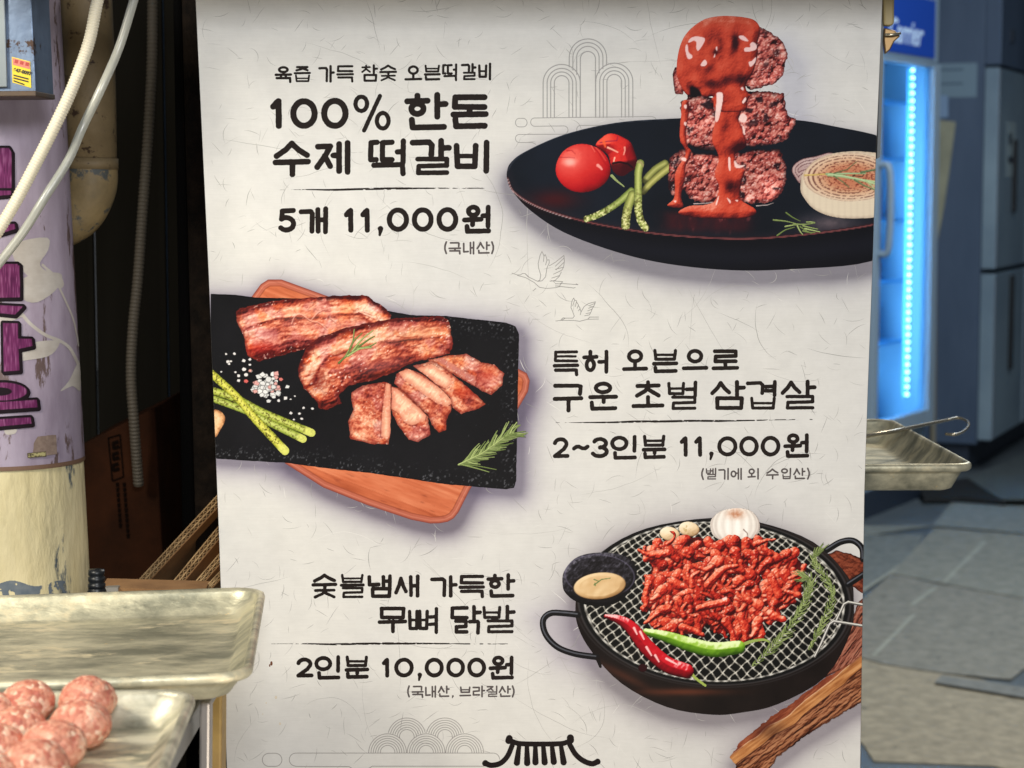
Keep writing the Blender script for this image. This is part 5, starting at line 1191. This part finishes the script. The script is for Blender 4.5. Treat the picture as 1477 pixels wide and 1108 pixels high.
MB().obox(at_y(146,852,1.93), at_y(296,856,1.93)-at_y(146,852,1.93), (0,.03,.003), (0,0,.003)).build('flap', CARD, fb)
MB().obox(at_y(150,848,1.925), (.013,0,.0005), (0,.01,0), (0,0,-.006)).build('staple_plate', mat('grey_plate', (160,156,148), .5, .4), fb)
hd = grp('black_bottle', at_y(141, 850, 1.88), label='black plastic nozzle bottle with a ridged cap between the pole and the cardboard', cat='bottle')
def lathe(name, prof, base, m, parent, n=24, axis_=Vector((0,0,1))):
    vs = []; fs = []
    for r, z in prof: vs += [(base.x+r*math.cos(2*math.pi*k/n)+axis_.x*z, base.y+r*math.sin(2*math.pi*k/n)+axis_.y*z, base.z+axis_.z*z) for k in range(n)]
    for i in range(len(prof)-1): fs += [(i*n+k, i*n+(k+1) % n, (i+1)*n+(k+1) % n, (i+1)*n+k) for k in range(n)]
    mb = MB(); mb.add(vs, fs); return mb.build(name, m, parent, smooth=True)
bp_ = at_y(140.5, 900, 1.86); BLK = mat('black_plastic', (24,27,31), .4)
lathe('body', [(.0095,-.16),(.0095,.012),(.0088,.03),(.0076,.033)], bp_, BLK, hd)
lathe('cap', [(.0070,.033),(.0080,.034),(.0080,.037),(.0066,.038),(.0078,.040),(.0078,.043),(.0064,.044),(.0076,.046),(.0072,.050),(0,.0505)], bp_, BLK, hd)

# ------------------------------------------------------------ trays
def rrect(w, d, r, z, n=8):
    out = []
    for cx, cy, a0 in ((w/2-r, d/2-r, 0), (-w/2+r, d/2-r, 90), (-w/2+r, -d/2+r, 180), (w/2-r, -d/2+r, 270)):
        out += [Vector((cx+r*math.cos(R(a0+90*k/n)), cy+r*math.sin(R(a0+90*k/n)), z)) for k in range(n+1)]
    return out
def tray(w, d, h, r, frame, m, **k):
    """frame: origin at the rim's back right corner, unit vectors along the back rim (leftwards) and towards the camera"""
    o, u, v = frame; c = o+u*(w/2)+v*(d/2); g = grp('baking_tray', c+Vector((0,0,-h)), **k)
    def put_(loops, name):
        mb = MB(); n = len(loops[0]); vs = [c-u*p.x-v*p.y+Vector((0,0,p.z)) for L_ in loops for p in L_]
        fs = [(i*n+j, i*n+(j+1) % n, (i+1)*n+(j+1) % n, (i+1)*n+j) for i in range(len(loops)-1) for j in range(n)]
        return mb, vs, fs, n
    def ring(i, z): return rrect(w-2*i, d-2*i, max(r-i*.6, .004), z)
    prof = [(.0075,-.0065),(.002,-.0062),(.0003,-.0042),(0,-.002),(.0008,.0006),(.003,.0018),(.0055,.0012),(.0068,-.001)]
    mb, vs, fs, n = put_([ring(*p) for p in prof], 'rim'); mb.add(vs, fs); mb.build('rim', m, g, smooth=True)
    inn = [(.0068,-.001),(.0085,-.006),(.0185,-h+.005),(.0205,-h+.0018),(.0235,-h+.0004),(.03,-h),(.06,-h)]
    mb, vs, fs, n = put_([ring(*p) for p in inn], 'pan'); fs.append(tuple((len(inn)-1)*n+j for j in range(n))); mb.add(vs, fs)
    out = [(.0072,-.0062),(.009,-.0085),(.0172,-h-.0005),(.0225,-h-.0028),(.06,-h-.0028)]
    mb2, vs2, fs2, n2 = put_([ring(*p) for p in out], 'pan'); fs2.append(tuple((len(out)-1)*n2+j for j in range(n2))); mb.add(vs2, [f[::-1] for f in fs2])
    mb.build('pan', m, g, smooth=True); return g, c
def tray_mat(name, tint=(168,164,138), dirt=.5):
    m = mat(name, tint, .4, .45, c2=(150,149,130), nscale=15, stretch=(1,2.2,1), bump=.0009, bscale=80, spots=((236,214,164), 75, .655), lo=.38, hi=.62)
    nt = m.node_tree; b = nt.nodes['Principled BSDF']; tc = nt.nodes.new('ShaderNodeTexCoord')
    n = nt.nodes.new('ShaderNodeTexNoise'); n.inputs['Scale'].default_value = 20; n.inputs['Detail'].default_value = 9; n.inputs['Roughness'].default_value = .72
    mp = nt.nodes.new('ShaderNodeMapping'); mp.inputs['Scale'].default_value = (.85,1.6,1); nt.links.new(tc.outputs['Object'], mp.inputs[0]); nt.links.new(mp.outputs[0], n.inputs[0])
    rp = nt.nodes.new('ShaderNodeValToRGB'); rp.color_ramp.elements[0].position = .55; rp.color_ramp.elements[1].position = .64
    nt.links.new(n.outputs[0], rp.inputs[0]); mx = nt.nodes.new('ShaderNodeMix'); mx.data_type = 'RGBA'; l = b.inputs['Base Color'].links[0].from_socket
    nt.links.new(l, mx.inputs[6]); mx.inputs[7].default_value = (*srgb((212,200,166)), 1); nt.links.new(rp.outputs[0], mx.inputs[0]); nt.links.new(mx.outputs[2], b.inputs['Base Color'])
    rr = nt.nodes.new('ShaderNodeMapRange'); rr.inputs[3].default_value = .5; rr.inputs[4].default_value = .05; nt.links.new(rp.outputs[0], rr.inputs[0]); nt.links.new(rr.outputs[0], b.inputs['Metallic'])
    r2 = nt.nodes.new('ShaderNodeMapRange'); r2.inputs[1].default_value = .3; r2.inputs[2].default_value = .7; r2.inputs[3].default_value = .33; r2.inputs[4].default_value = .6; nt.links.new(n.outputs[0], r2.inputs[0]); nt.links.new(r2.outputs[0], b.inputs['Roughness'])
    return m
TM = tray_mat('greasy_aluminium', (226,220,190)); TM2 = tray_mat('clean_aluminium', (226,221,198))
def frame_from(pr, pl, Z):
    o = at_z(*pr, Z); q = at_z(*pl, Z); u = (q-o).normalized(); v = Vector((u.y, -u.x, 0)); 
    if v.y > 0: v = -v
    return o, u, v
Zu = .90; fr = (at_z(384, 848, Zu), Vector((-1, -.085, -.018)).normalized(), Vector((.085, -1, 0)).normalized())
tray(.46, .325, .019, .028, fr, TM, label='empty greasy aluminium baking tray behind the one with meatballs', cat='tray')
Zl = .908; fl_ = (at_z(287, 996, Zl), Vector((-1, -.05, 0)).normalized(), Vector((.05, -1, 0)).normalized())
_, lc = tray(.46, .30, .020, .026, fl_, TM2, label='aluminium baking tray carrying the raw meatballs at the lower left', cat='tray')
# meat balls
MEAT = bpy.data.materials.new('raw_mince'); MEAT.use_nodes = True; nt = MEAT.node_tree; b = nt.nodes['Principled BSDF']
tc = nt.nodes.new('ShaderNodeTexCoord'); nz = nt.nodes.new('ShaderNodeTexNoise'); nz.inputs['Scale'].default_value = 110; nz.inputs['Detail'].default_value = 3
mxv = nt.nodes.new('ShaderNodeMix'); mxv.data_type = 'RGBA'; mxv.inputs[0].default_value = .0022
nt.links.new(tc.outputs['Object'], nz.inputs[0]); nt.links.new(tc.outputs['Object'], mxv.inputs[6]); nt.links.new(nz.outputs['Color'], mxv.inputs[7])
vo = nt.nodes.new('ShaderNodeTexVoronoi'); vo.inputs['Scale'].default_value = 310; nt.links.new(mxv.outputs[2], vo.inputs[0])
r1 = nt.nodes.new('ShaderNodeValToRGB'); e = r1.color_ramp.elements; e[0].position = 0; e[0].color = (*srgb((184,100,82)), 1); e[1].position = 1; e[1].color = (*srgb((242,212,184)), 1)
x_ = e.new(.4); x_.color = (*srgb((212,140,114)), 1); x_ = e.new(.72); x_.color = (*srgb((234,178,150)), 1)
sep = nt.nodes.new('ShaderNodeSeparateColor'); nt.links.new(vo.outputs['Color'], sep.inputs[0]); nt.links.new(sep.outputs[0], r1.inputs[0])
n5 = nt.nodes.new('ShaderNodeTexNoise'); n5.inputs['Scale'].default_value = 60; n5.inputs['Detail'].default_value = 5; nt.links.new(tc.outputs['Object'], n5.inputs[0])
r5 = nt.nodes.new('ShaderNodeValToRGB'); r5.color_ramp.elements[0].position = .42; r5.color_ramp.elements[1].position = .62; nt.links.new(n5.outputs[0], r5.inputs[0])
m5 = nt.nodes.new('ShaderNodeMix'); m5.data_type = 'RGBA'; nt.links.new(r5.outputs[0], m5.inputs[0]); nt.links.new(r1.outputs[0], m5.inputs[6]); m5.inputs[7].default_value = (*srgb((214,134,110)), 1)
r6 = nt.nodes.new('ShaderNodeMath'); r6.operation = 'MULTIPLY'; r6.inputs[1].default_value = .55; nt.links.new(r5.outputs[0], r6.inputs[0]); nt.links.new(r6.outputs[0], m5.inputs[0])
nt.links.new(m5.outputs[2], b.inputs['Base Color'])
bmp = nt.nodes.new('ShaderNodeBump'); bmp.inputs['Distance'].default_value = .0011; bmp.inputs['Strength'].default_value = .8; nt.links.new(vo.outputs['Distance'], bmp.inputs['Height']); bmp.invert = True; nt.links.new(bmp.outputs[0], b.inputs['Normal'])
b.inputs['Roughness'].default_value = .6; b.inputs['Subsurface Weight'].default_value = .15; b.inputs['Subsurface Radius'].default_value = (.01,.004,.002); b.inputs['Subsurface Scale'].default_value = .3
import bmesh
def ball(px, py, r, lab, seed, squash=.80):
    z = Zl-.020+r*squash+(.007 if py < 1020 else .002); c = at_z(px, py, z)
    bm = bmesh.new(); bmesh.ops.create_icosphere(bm, subdivisions=5, radius=1); rnd = random.Random(seed); off = [rnd.uniform(0, 90) for _ in range(3)]
    V = np.array([v.co for v in bm.verts]); 
    h = .07*(fbm(V[:,0]*30+off[0]+V[:,2]*13, V[:,1]*30+off[1]+V[:,2]*19, 14, seed, 3)-.5)*2+.022*(fbm(V[:,0]*30+off[2]+V[:,2]*21, V[:,1]*30+V[:,2]*-17, 3.4, seed, 3)-.5)*2
    for v, q in zip(bm.verts, h):
        v.co *= (1+q); v.co = Vector((v.co.x*r, v.co.y*r, max(v.co.z, -.93)*r*squash))
    me = bpy.data.meshes.new('meatball'); bm.to_mesh(me); bm.free(); o = link('meatball', me, MEAT, smooth=True); o.location = c; o.rotation_euler.z = rnd.uniform(0, 6)
    tag(o, label=lab, cat='meatball', group='raw meatballs on the tray')
k_ = .0180
for i, (px, py, r, lab) in enumerate([(40,1012,k_,'raw meatball in the back row at the left, second from the right'),(127,1009,k_*1.06,'rearmost right raw meatball, nearest to the empty corner of the tray'),(26,1050,k_*.97,'raw meatball in the second row left of the pair by the clear tray corner'),
        (116,1045,k_*1.1,'second raw meatball down the right side of the heap'),(-14,1030,k_,'raw meatball cut by the left frame edge in the back rows'),(-8,1078,k_*1.02,'raw meatball at the left frame edge, in front'),
        (78,1076,k_*1.1,'raw meatball third down the right side, just in front of the largest one'),(50,1106,k_*1.14,'frontmost raw meatball, cut by the bottom of the frame'),(-20,1120,k_*1.05,'raw meatball in the bottom left corner, mostly out of the frame')]):
    ball(px, py, r, lab, 10+i)
# table under them
tb = grp('work_table', (-.6, 1.5, 0), label='work table under the trays with a cream leg and a grey steel leg', cat='table')
MB().box((-.95, 1.12, .842), (-.235, 1.74, .860)).build('table_top', mat('table_steel', (120,120,118), .4, .7), tb, bevel=.002)
column(287, 306, 290, 308, 1.66, .03, mat('cream_leg', (180,150,84), .6, c2=(150,122,70), nscale=20), 'leg', tb, .002)
column(271, 287, 273, 288, 1.5, .016, mat('grey_leg', (140,136,134), .4, .4), 'leg', tb, .002)
for o in list(tb.children)[1:]:
    for v in o.data.vertices:
        if v.co.z > .8705: v.co.z = .8705 if o.name != 'leg' else .885
aw = MB().box((-.5, 1.60, 1.4306), (.6, 1.66, 1.48)); tag(aw.build('shade_rail', mat('rail_grey', (120,122,124), .5), bevel=.002), label='added grey rail out of view above the menu board, shading its top', cat='rail')  # unseen bar added to throw shade on the board's top edge
column(-300, -280, -298, -278, 1.5, .03, mat('grey_leg_2', (140,136,134), .4, .4), 'leg', tb, .002)
for o in tb.children:
    if o.name.startswith('leg'):
        for v in o.data.vertices: v.co.z = min(v.co.z, .841 if o.name == 'leg.002' else .872)

# ------------------------------------------------------------ right: tray behind the board, with tongs
Zr = .982; o = at_z(1338, 606, Zr); q = at_z(1000, 607, Zr); u = (q-o).normalized(); v = Vector((u.y, -u.x, 0)); v = -v if v.y > 0 else v
f2 = at_z(1408, 672, Zr); dp = abs((f2-o).dot(v))
vv = (f2-o); print('right tray depth', dp, (f2-o).dot(u))
oo = at_z(1409, 672, Zr); u2 = u; 
tray(.46, dp, .024, .022, (oo-v*dp, u2, v), tray_mat('warm_aluminium', (248,240,208)), label='aluminium baking tray sticking out behind the right edge of the menu board', cat='tray')
SST = mat('steel_wire', (188,180,160), .25, .8)
tg = grp('tongs', at_z(1330, 615, Zr+.01), label='thin steel tongs with a looped end lying across the right-hand tray', cat='tongs')
zt = Zr+.006; loop = spline([at_z(*p, zt) for p in ((1366,606),(1382,603),(1394,607),(1397,614),(1390,622),(1378,627),(1364,626))], 6)
MB().tube([at_z(1210,636,zt), at_z(1290,622,zt), at_z(1366,606,zt)], [.0022,.0024,.0018], 8).build('arm', SST, tg, smooth=True)
MB().tube(loop, .0016, 8).build('loop', SST, tg, smooth=True)
ct = grp('counter', (.25, 2.15, 0), label='plain steel counter hidden behind the menu board, carrying the right-hand tray', cat='counter')
MB().box((-.05, 1.97, 0), (.30, 2.32, .92)).build('cabinet', mat('counter_steel', (150,148,140), .4, .6), ct, bevel=.003)
MB().box((-.06, 1.96, .92), (.31, 2.33, .9545)).build('counter_top', mat('counter_top', (150,148,140), .4, .6), ct, bevel=.003)
# clip and strip at the board's right edge
cl = grp('clip', at_y(1284, 40, 1.83), label='brass spring clip gripping the upper right edge of the menu board', cat='clip')
Yb = float(board(1275, 40)[1])
px_sheet('pad', [(1274,-60),(1291,-60),(1290,34),(1285,38),(1275,36)], Yb+.004, .012, mat('clip_pad', (176,160,116), .5), cl, .002)
px_sheet('jaw', [(1276,40),(1291,44),(1299,52),(1290,60),(1284,72),(1277,78),(1275,58)], Yb+.003, .006, mat('brass', (136,110,74), .35, .7), cl, .001)
MB().tube([at_y(1277,50,Yb-.003), at_y(1288,50,Yb-.003), at_y(1299,48,Yb-.002)], .0012, 8).build('spring', SST, cl, smooth=True)
st_ = px_sheet('edge_strip', [(1273.5,-60),(1278,-60),(1269.5,227),(1265,229)], Yb+.012, .006, mat('edge_trim', (92,96,98), .5, .4)); tag(st_, label='thin grey metal strip behind the upper right edge of the menu board', cat='strip')

# ------------------------------------------------------------ glass-door refrigerator
U = Vector((.5,.866,0)).normalized(); NRM = Vector((U.y,-U.x,0)); UP = Vector((0,0,1))
FR = at_z(1341,716,0); Wd = .70; FLc = FR-U*Wd
fg = grp('display_refrigerator', FR, label='white display refrigerator with a lit blue glass door and a dotted LED strip', cat='refrigerator')
WH = mat('fridge_white', (150,170,186), .4); DK = mat('fridge_dark', (40,50,64), .5)
def bxf(name, o, u0, u1, n0, n1, z0, z1, m, parent, bevel=0, base=FLc):
    U_, N_ = U, NRM; return MB().obox(base+U_*u0+N_*n0+UP*z0, U_*(u1-u0), N_*(n1-n0), UP*(z1-z0)).build(name, m, parent, bevel=bevel)
bxf('plinth', 0, .01, Wd-.01, -.6, -.02, .0, .1, DK, fg)
bxf('side_wall', 0, 0, .03, -.62, -.03, .1, 2.0, WH, fg); bxf('side_wall', 0, Wd-.03, Wd, -.62, -.03, .1, 2.0, WH, fg)
bxf('back_wall', 0, .03, Wd-.03, -.62, -.58, .1, 2.0, mat('fridge_inside', (150,185,205), .5), fg)
bxf('floor_panel', 0, .03, Wd-.03, -.58, -.03, .1, .3, WH, fg); 
hdm = bxf('header', 0, 0, Wd, -.62, .0, 1.722, 2.02, WH, fg, .004)
sg = bxf('sign_panel', 0, .03, Wd-.06, .001, .006, 1.738, 1.96, mat('sign_blue', (22,58,132), .4, emis=(16,60,160), estr=.35), hdm)
mt_ = Matrix((( U.x, 0, NRM.x, 0), (U.y, 0, NRM.y, 0), (0, 1, 0, 0), (0,0,0,1)))
text_mesh('sign_lettering', 'Carrier', .125, FLc+U*.10+NRM*.008+UP*1.776, mt_, mat('sign_white', (200,215,230), .4, emis=(150,180,215), estr=.4), sg, shear=.3, bold=.002)
df = grp('glass_door', FLc+UP*.3); df.parent = fg; df.matrix_parent_inverse = parent_inv(fg)
for a in (('door_frame', 0, .05, .3, 1.716), ('door_frame', Wd-.075, Wd, .3, 1.716), ('door_frame', .05, Wd-.075, 1.70, 1.716), ('door_frame', .05, Wd-.075, .3, .36)):
    bxf(a[0], 0, a[1], a[2], -.03, .012, a[3], a[4], WH, df, .003)
GL = mat('door_glass', (150,200,235), .05, trans=1.0); GL.node_tree.nodes['Principled BSDF'].inputs['IOR'].default_value = 1.05
bxf('glass', 0, .051, Wd-.076, -.012, -.006, .361, 1.699, GL, df)
hnd = MB(); hp = spline([FLc+U*.03+NRM*.012+UP*1.32, FLc+U*.03+NRM*.05+UP*1.29, FLc+U*.03+NRM*.05+UP*1.02, FLc+U*.03+NRM*.012+UP*.99], 6); hnd.tube(hp, .013, 10).build('handle', mat('handle_grey', (140,160,176), .4), df, smooth=True)
strip = bxf('led_strip', 0, .47, .49, -.045, -.035, .42, 1.69, mat('strip', (120,190,235), .4, emis=(60,150,240), estr=.25), fg)
bm = bmesh.new(); bmesh.ops.create_icosphere(bm, subdivisions=2, radius=.0066); lm = bpy.data.meshes.new('led'); bm.to_mesh(lm); bm.free(); lm.materials.append(mat('led', (255,255,255), .4, emis=(214,240,255), estr=9))
inv = parent_inv(strip)
for i in range(44):
    o = bpy.data.objects.new('led', lm); COL.objects.link(o); o.parent = strip; o.matrix_parent_inverse = inv; o.location = FLc+U*.48+NRM*-.028+UP*(.43+i*.0292)
fl2 = FLc+U*.09+NRM*-.1+UP*1.0; area('refrigerator_lamp', tuple(fl2), tuple(fl2+U+NRM*-.35), .1, 21, (.44,.76,1.0), 1.3)
for zz in (.62,.86,1.1,1.34,1.56): bxf('shelf', 0, .035, Wd-.035, -.55, -.11, zz, zz+.012, mat('shelf_%d' % int(zz*100), (110,170,210), .4), fg)
BT = mat('pale_bottle', (150,200,225), .3)
bot0 = None; rnd = random.Random(2)
for zz in (.302,.632,.872,1.112,1.352):
    for j in range(3):
        h = rnd.uniform(.13, .19); base = FLc+U*(.13+j*.15)+NRM*-.17+UP*(zz+.0005)
        lv_ = {302:'bottom',632:'second lowest',872:'middle',1112:'second highest',1352:'top'}[int(round(zz*1000))]
        o = lathe('bottle', [(.0,0),(.032,.001),(.033,.09),(.03,.105),(.012,.135),(.012,.158),(0,.16)], base, BT, None, 14)
        tag(o, label='pale bottle on the %s fridge shelf, %s' % (lv_, ('leftmost','in the middle','nearest the LED strip')[j]), cat='bottle', group='bottles inside the display refrigerator')

# ------------------------------------------------------------ steel refrigerator to its right
KC = at_z(1424,682,0); U = Vector((.40,.917,0)).normalized(); NRM = Vector((U.y,-U.x,0)); sf = grp('steel_refrigerator', KC, label='tall stainless steel kitchen refrigerator with two stacked doors and dark handles', cat='refrigerator')
SM = mat('brushed_steel', (92,108,130), .42, .2, c2=(74,90,112), nscale=3, stretch=(1,1,.2)); SD = mat('steel_door', (146,166,178), .38, .2, c2=(120,140,156), nscale=2); EG = mat('door_edge', (150,162,174), .4, .3)
B2 = lambda name, u0, u1, n0, n1, z0, z1, m, par=None, bev=.004: bxf(name, 0, u0, u1, n0, n1, z0, z1, m, par or sf, bev, base=KC)
B2('cabinet', 0, 1.5, -.68, -.05, .12, 2.1, SM); B2('plinth', .03, 1.47, -.66, -.09, 0, .12, DK)
for u0 in (.0, .755):
    for z0, z1 in ((.14,.862),(.884,1.745)):
        d_ = B2('door', u0+.004, u0+.741, -.048, .012, z0, z1, SD); B2('handle', u0+.36 if u0 == 0 else u0+.04, u0+.40 if u0 == 0 else u0+.08, .0125, .03, z1-.62 if z0 > .5 else z1-.44, z1-.30 if z0 > .5 else z1-.02, mat('dark_handle_%d_%d' % (u0*100, z0*100), (20,22,26), .5), d_)
        B2('door_edge', u0+.004, u0+.03, .0125, .016, z0+.005, z1-.005, EG, d_, .001)
B2('header', 0, 1.5, -.049, .02, 1.755, 2.1, SM); B2('dial', .2, .26, .0205, .03, 1.86, 1.92, DK)
pn = B2('notice', .22, .42, .0125, .014, 1.28, 1.52, mat('notice_paper', (150,166,170), .7), None, 0); tag(pn)
B2('printed_mark', .25, .32, .0142, .0148, 1.42, 1.47, DK, pn, 0); B2('printed_mark', .25, .36, .0142, .0148, 1.34, 1.37, DK, pn, 0)
sd_ = B2('price_note', -.0015, -.0001, -.62, -.08, 1.62, 1.765, mat('side_note', (120,142,156), .7), None, 0)
for i in range(4): B2('printed_line', -.0022, -.0016, -.58, -.14-(i % 2)*.1, 1.735-i*.03, 1.742-i*.03, mat('note_ink%d' % i, (70,92,112), .7), sd_, 0)
# bundle of packing cardboard between the refrigerators
pk_ = grp('cardboard_bundle', at_y(1362, 350, 8.7), label='beige folded cardboard standing upright between the two refrigerators', cat='cardboard')
px_sheet('folded_sheet', [(1345,172),(1379,176),(1372,230),(1362,300),(1352,350),(1345,352)], 8.7, .05, mat('pale_card', (150,148,124), .8, c2=(128,126,106), nscale=6), pk_, .004)
px_sheet('folded_sheet', [(1344,250),(1362,255),(1352,345),(1349,800),(1342,800)], 8.74, .04, mat('pale_card_2', (122,116,100), .8), pk_, .004)
px_sheet('box_top', [(1344,136),(1368,138),(1368,170),(1344,172)], 8.76, .1, mat('pale_blue_box', (112,136,164), .7), pk_, .004)

# ------------------------------------------------------------ cardboard laid on the floor
q8 = lambda p: [(1230+a/1.951, 540+b/1.951) for a, b in p]
def floorcard(poly, z, c1, c2, lab, nsc=26, parent=None, name='cardboard_sheet', th=.0025, lines=True):
    pts = [at_z(a, b, z) for a, b in q8(poly)]
    m = mat('card_'+str(len(bpy.data.materials)), c1, .75, c2=c2, nscale=nsc, spots=(tuple(int(v*.5) for v in c2), 22, .64), bump=.0025, bscale=30)
    mb = MB().slab(pts, (0,0,1), th); o = mb.build(name, m, parent)
    if lab: tag(o, label=lab, cat='cardboard', group='cardboard sheets laid over the wet floor')
    return o
TAPE = (150,152,140)
floorcard([(-160,425),(225,425),(290,345),(500,360),(620,370),(620,640),(540,450),(380,438),(60,436),(-160,500)][:5]+[(620,460),(380,438),(225,425),(60,450),(-160,470)],.0065, (126,130,124), (104,108,104), 'grey cardboard sheet furthest back on the floor, by the refrigerator foot')
floorcard([(-200,470),(40,452),(200,450),(160,520),(20,610),(-200,700)], .0045, (120,124,120), (88,94,92), 'darker cardboard sheet on the left, under the refrigerator and beside the board')
floorcard([(110,560),(230,432),(350,442),(480,452),(640,452),(640,650),(470,628),(250,588)], .0095, (134,134,124), (108,110,102), 'cardboard sheet in the middle distance with a pale tape strip')
floorcard([(-200,760),(20,640),(110,560),(240,590),(480,628),(640,650),(640,700),(445,858),(240,838),(90,815),(20,795),(-200,760)][:-1], .0065, (134,132,122), (106,106,98), 'broad grey-brown cardboard sheet with two tape strips, centre of the floor')
floorcard([(-200,740),(20,800),(120,822),(250,842),(360,858),(500,905),(700,960),(700,1190),(400,1102),(60,1088),(25,1035),(-200,1000)], .0035, (156,147,126), (124,117,100), 'nearest beige cardboard sheet with dark specks, at the bottom right')
floorcard([(230,866),(250,846),(400,868),(640,905),(640,935),(480,908)], .011, (120,122,118), (104,106,102), 'narrow pale cardboard strip lying over the nearest sheet')
for i, (p, r) in enumerate((([(58,792),(172,676)], 7), ([(165,650),(232,600)], 9), ([(258,584),(372,470)], 8), ([(-20,640),(150,528)], 7))):
    (a, b), (c, d) = p; n = r; z = .0078 if i != 2 else .0108
    o = floorcard([(a-n,b),(c-n,d),(c+n,d),(a+n,b)], z, TAPE, (134,136,126), None, name='tape_strip', th=.0006); tag(o, label=('pale tape strip on the nearer left of the broad cardboard sheet','short wide tape strip on the broad cardboard sheet','long pale tape strip crossing the middle-distance sheet','pale tape strip beside the board edge')[i], cat='tape', group='tape strips on the floor cardboard')
mt2 = floorcard([(190,330),(260,300),(330,290),(430,355),(300,345),(200,345)], .03, (14,16,18), (20,22,24), None, name='rubber_mat', th=.02); tag(mt2, label='crumpled black mat at the foot of the steel refrigerator', cat='mat')
mt3 = floorcard([(320,290),(480,225),(620,180),(620,300),(500,352),(420,352)], .034, (84,92,92), (66,74,76), None, name='cardboard_flap', th=.004); tag(mt3, label='propped grey cardboard flap in front of the steel refrigerator door', cat='cardboard')
BOARD = empty('menu_board', tuple(BC), label='tall off-white Korean food menu board printed with three grilled meat dishes and prices', cat='sign')
build_paper(BOARD); motifs(BOARD); dish_one(BOARD); dish_two(BOARD); dish_three(BOARD); write_board(BOARD)
L = Layer(370, 940, 412, 1080, .5); L.rgb[:] = (96,58,40)
for x, y, a, b in ((391.5,957,1.7,3.2),(389,960,1.0,2),(420,1026,1.4,1.4),(398,1006,1.6,2.2),(404,1044,1.4,1.8),(384,1014,.9,1.1),(379,1030,.8,.8),(407,1082,1,1)): L.f = np.maximum(L.f, ell_f(L.X, L.Y, x, y, a, b)); L.over(ss(-.3, .3, ell_f(L.X, L.Y, x, y, a, b))*(y > 970), (206,196,176))
L.build('food_splash', BOARD, clip=False, lift=9e-5)
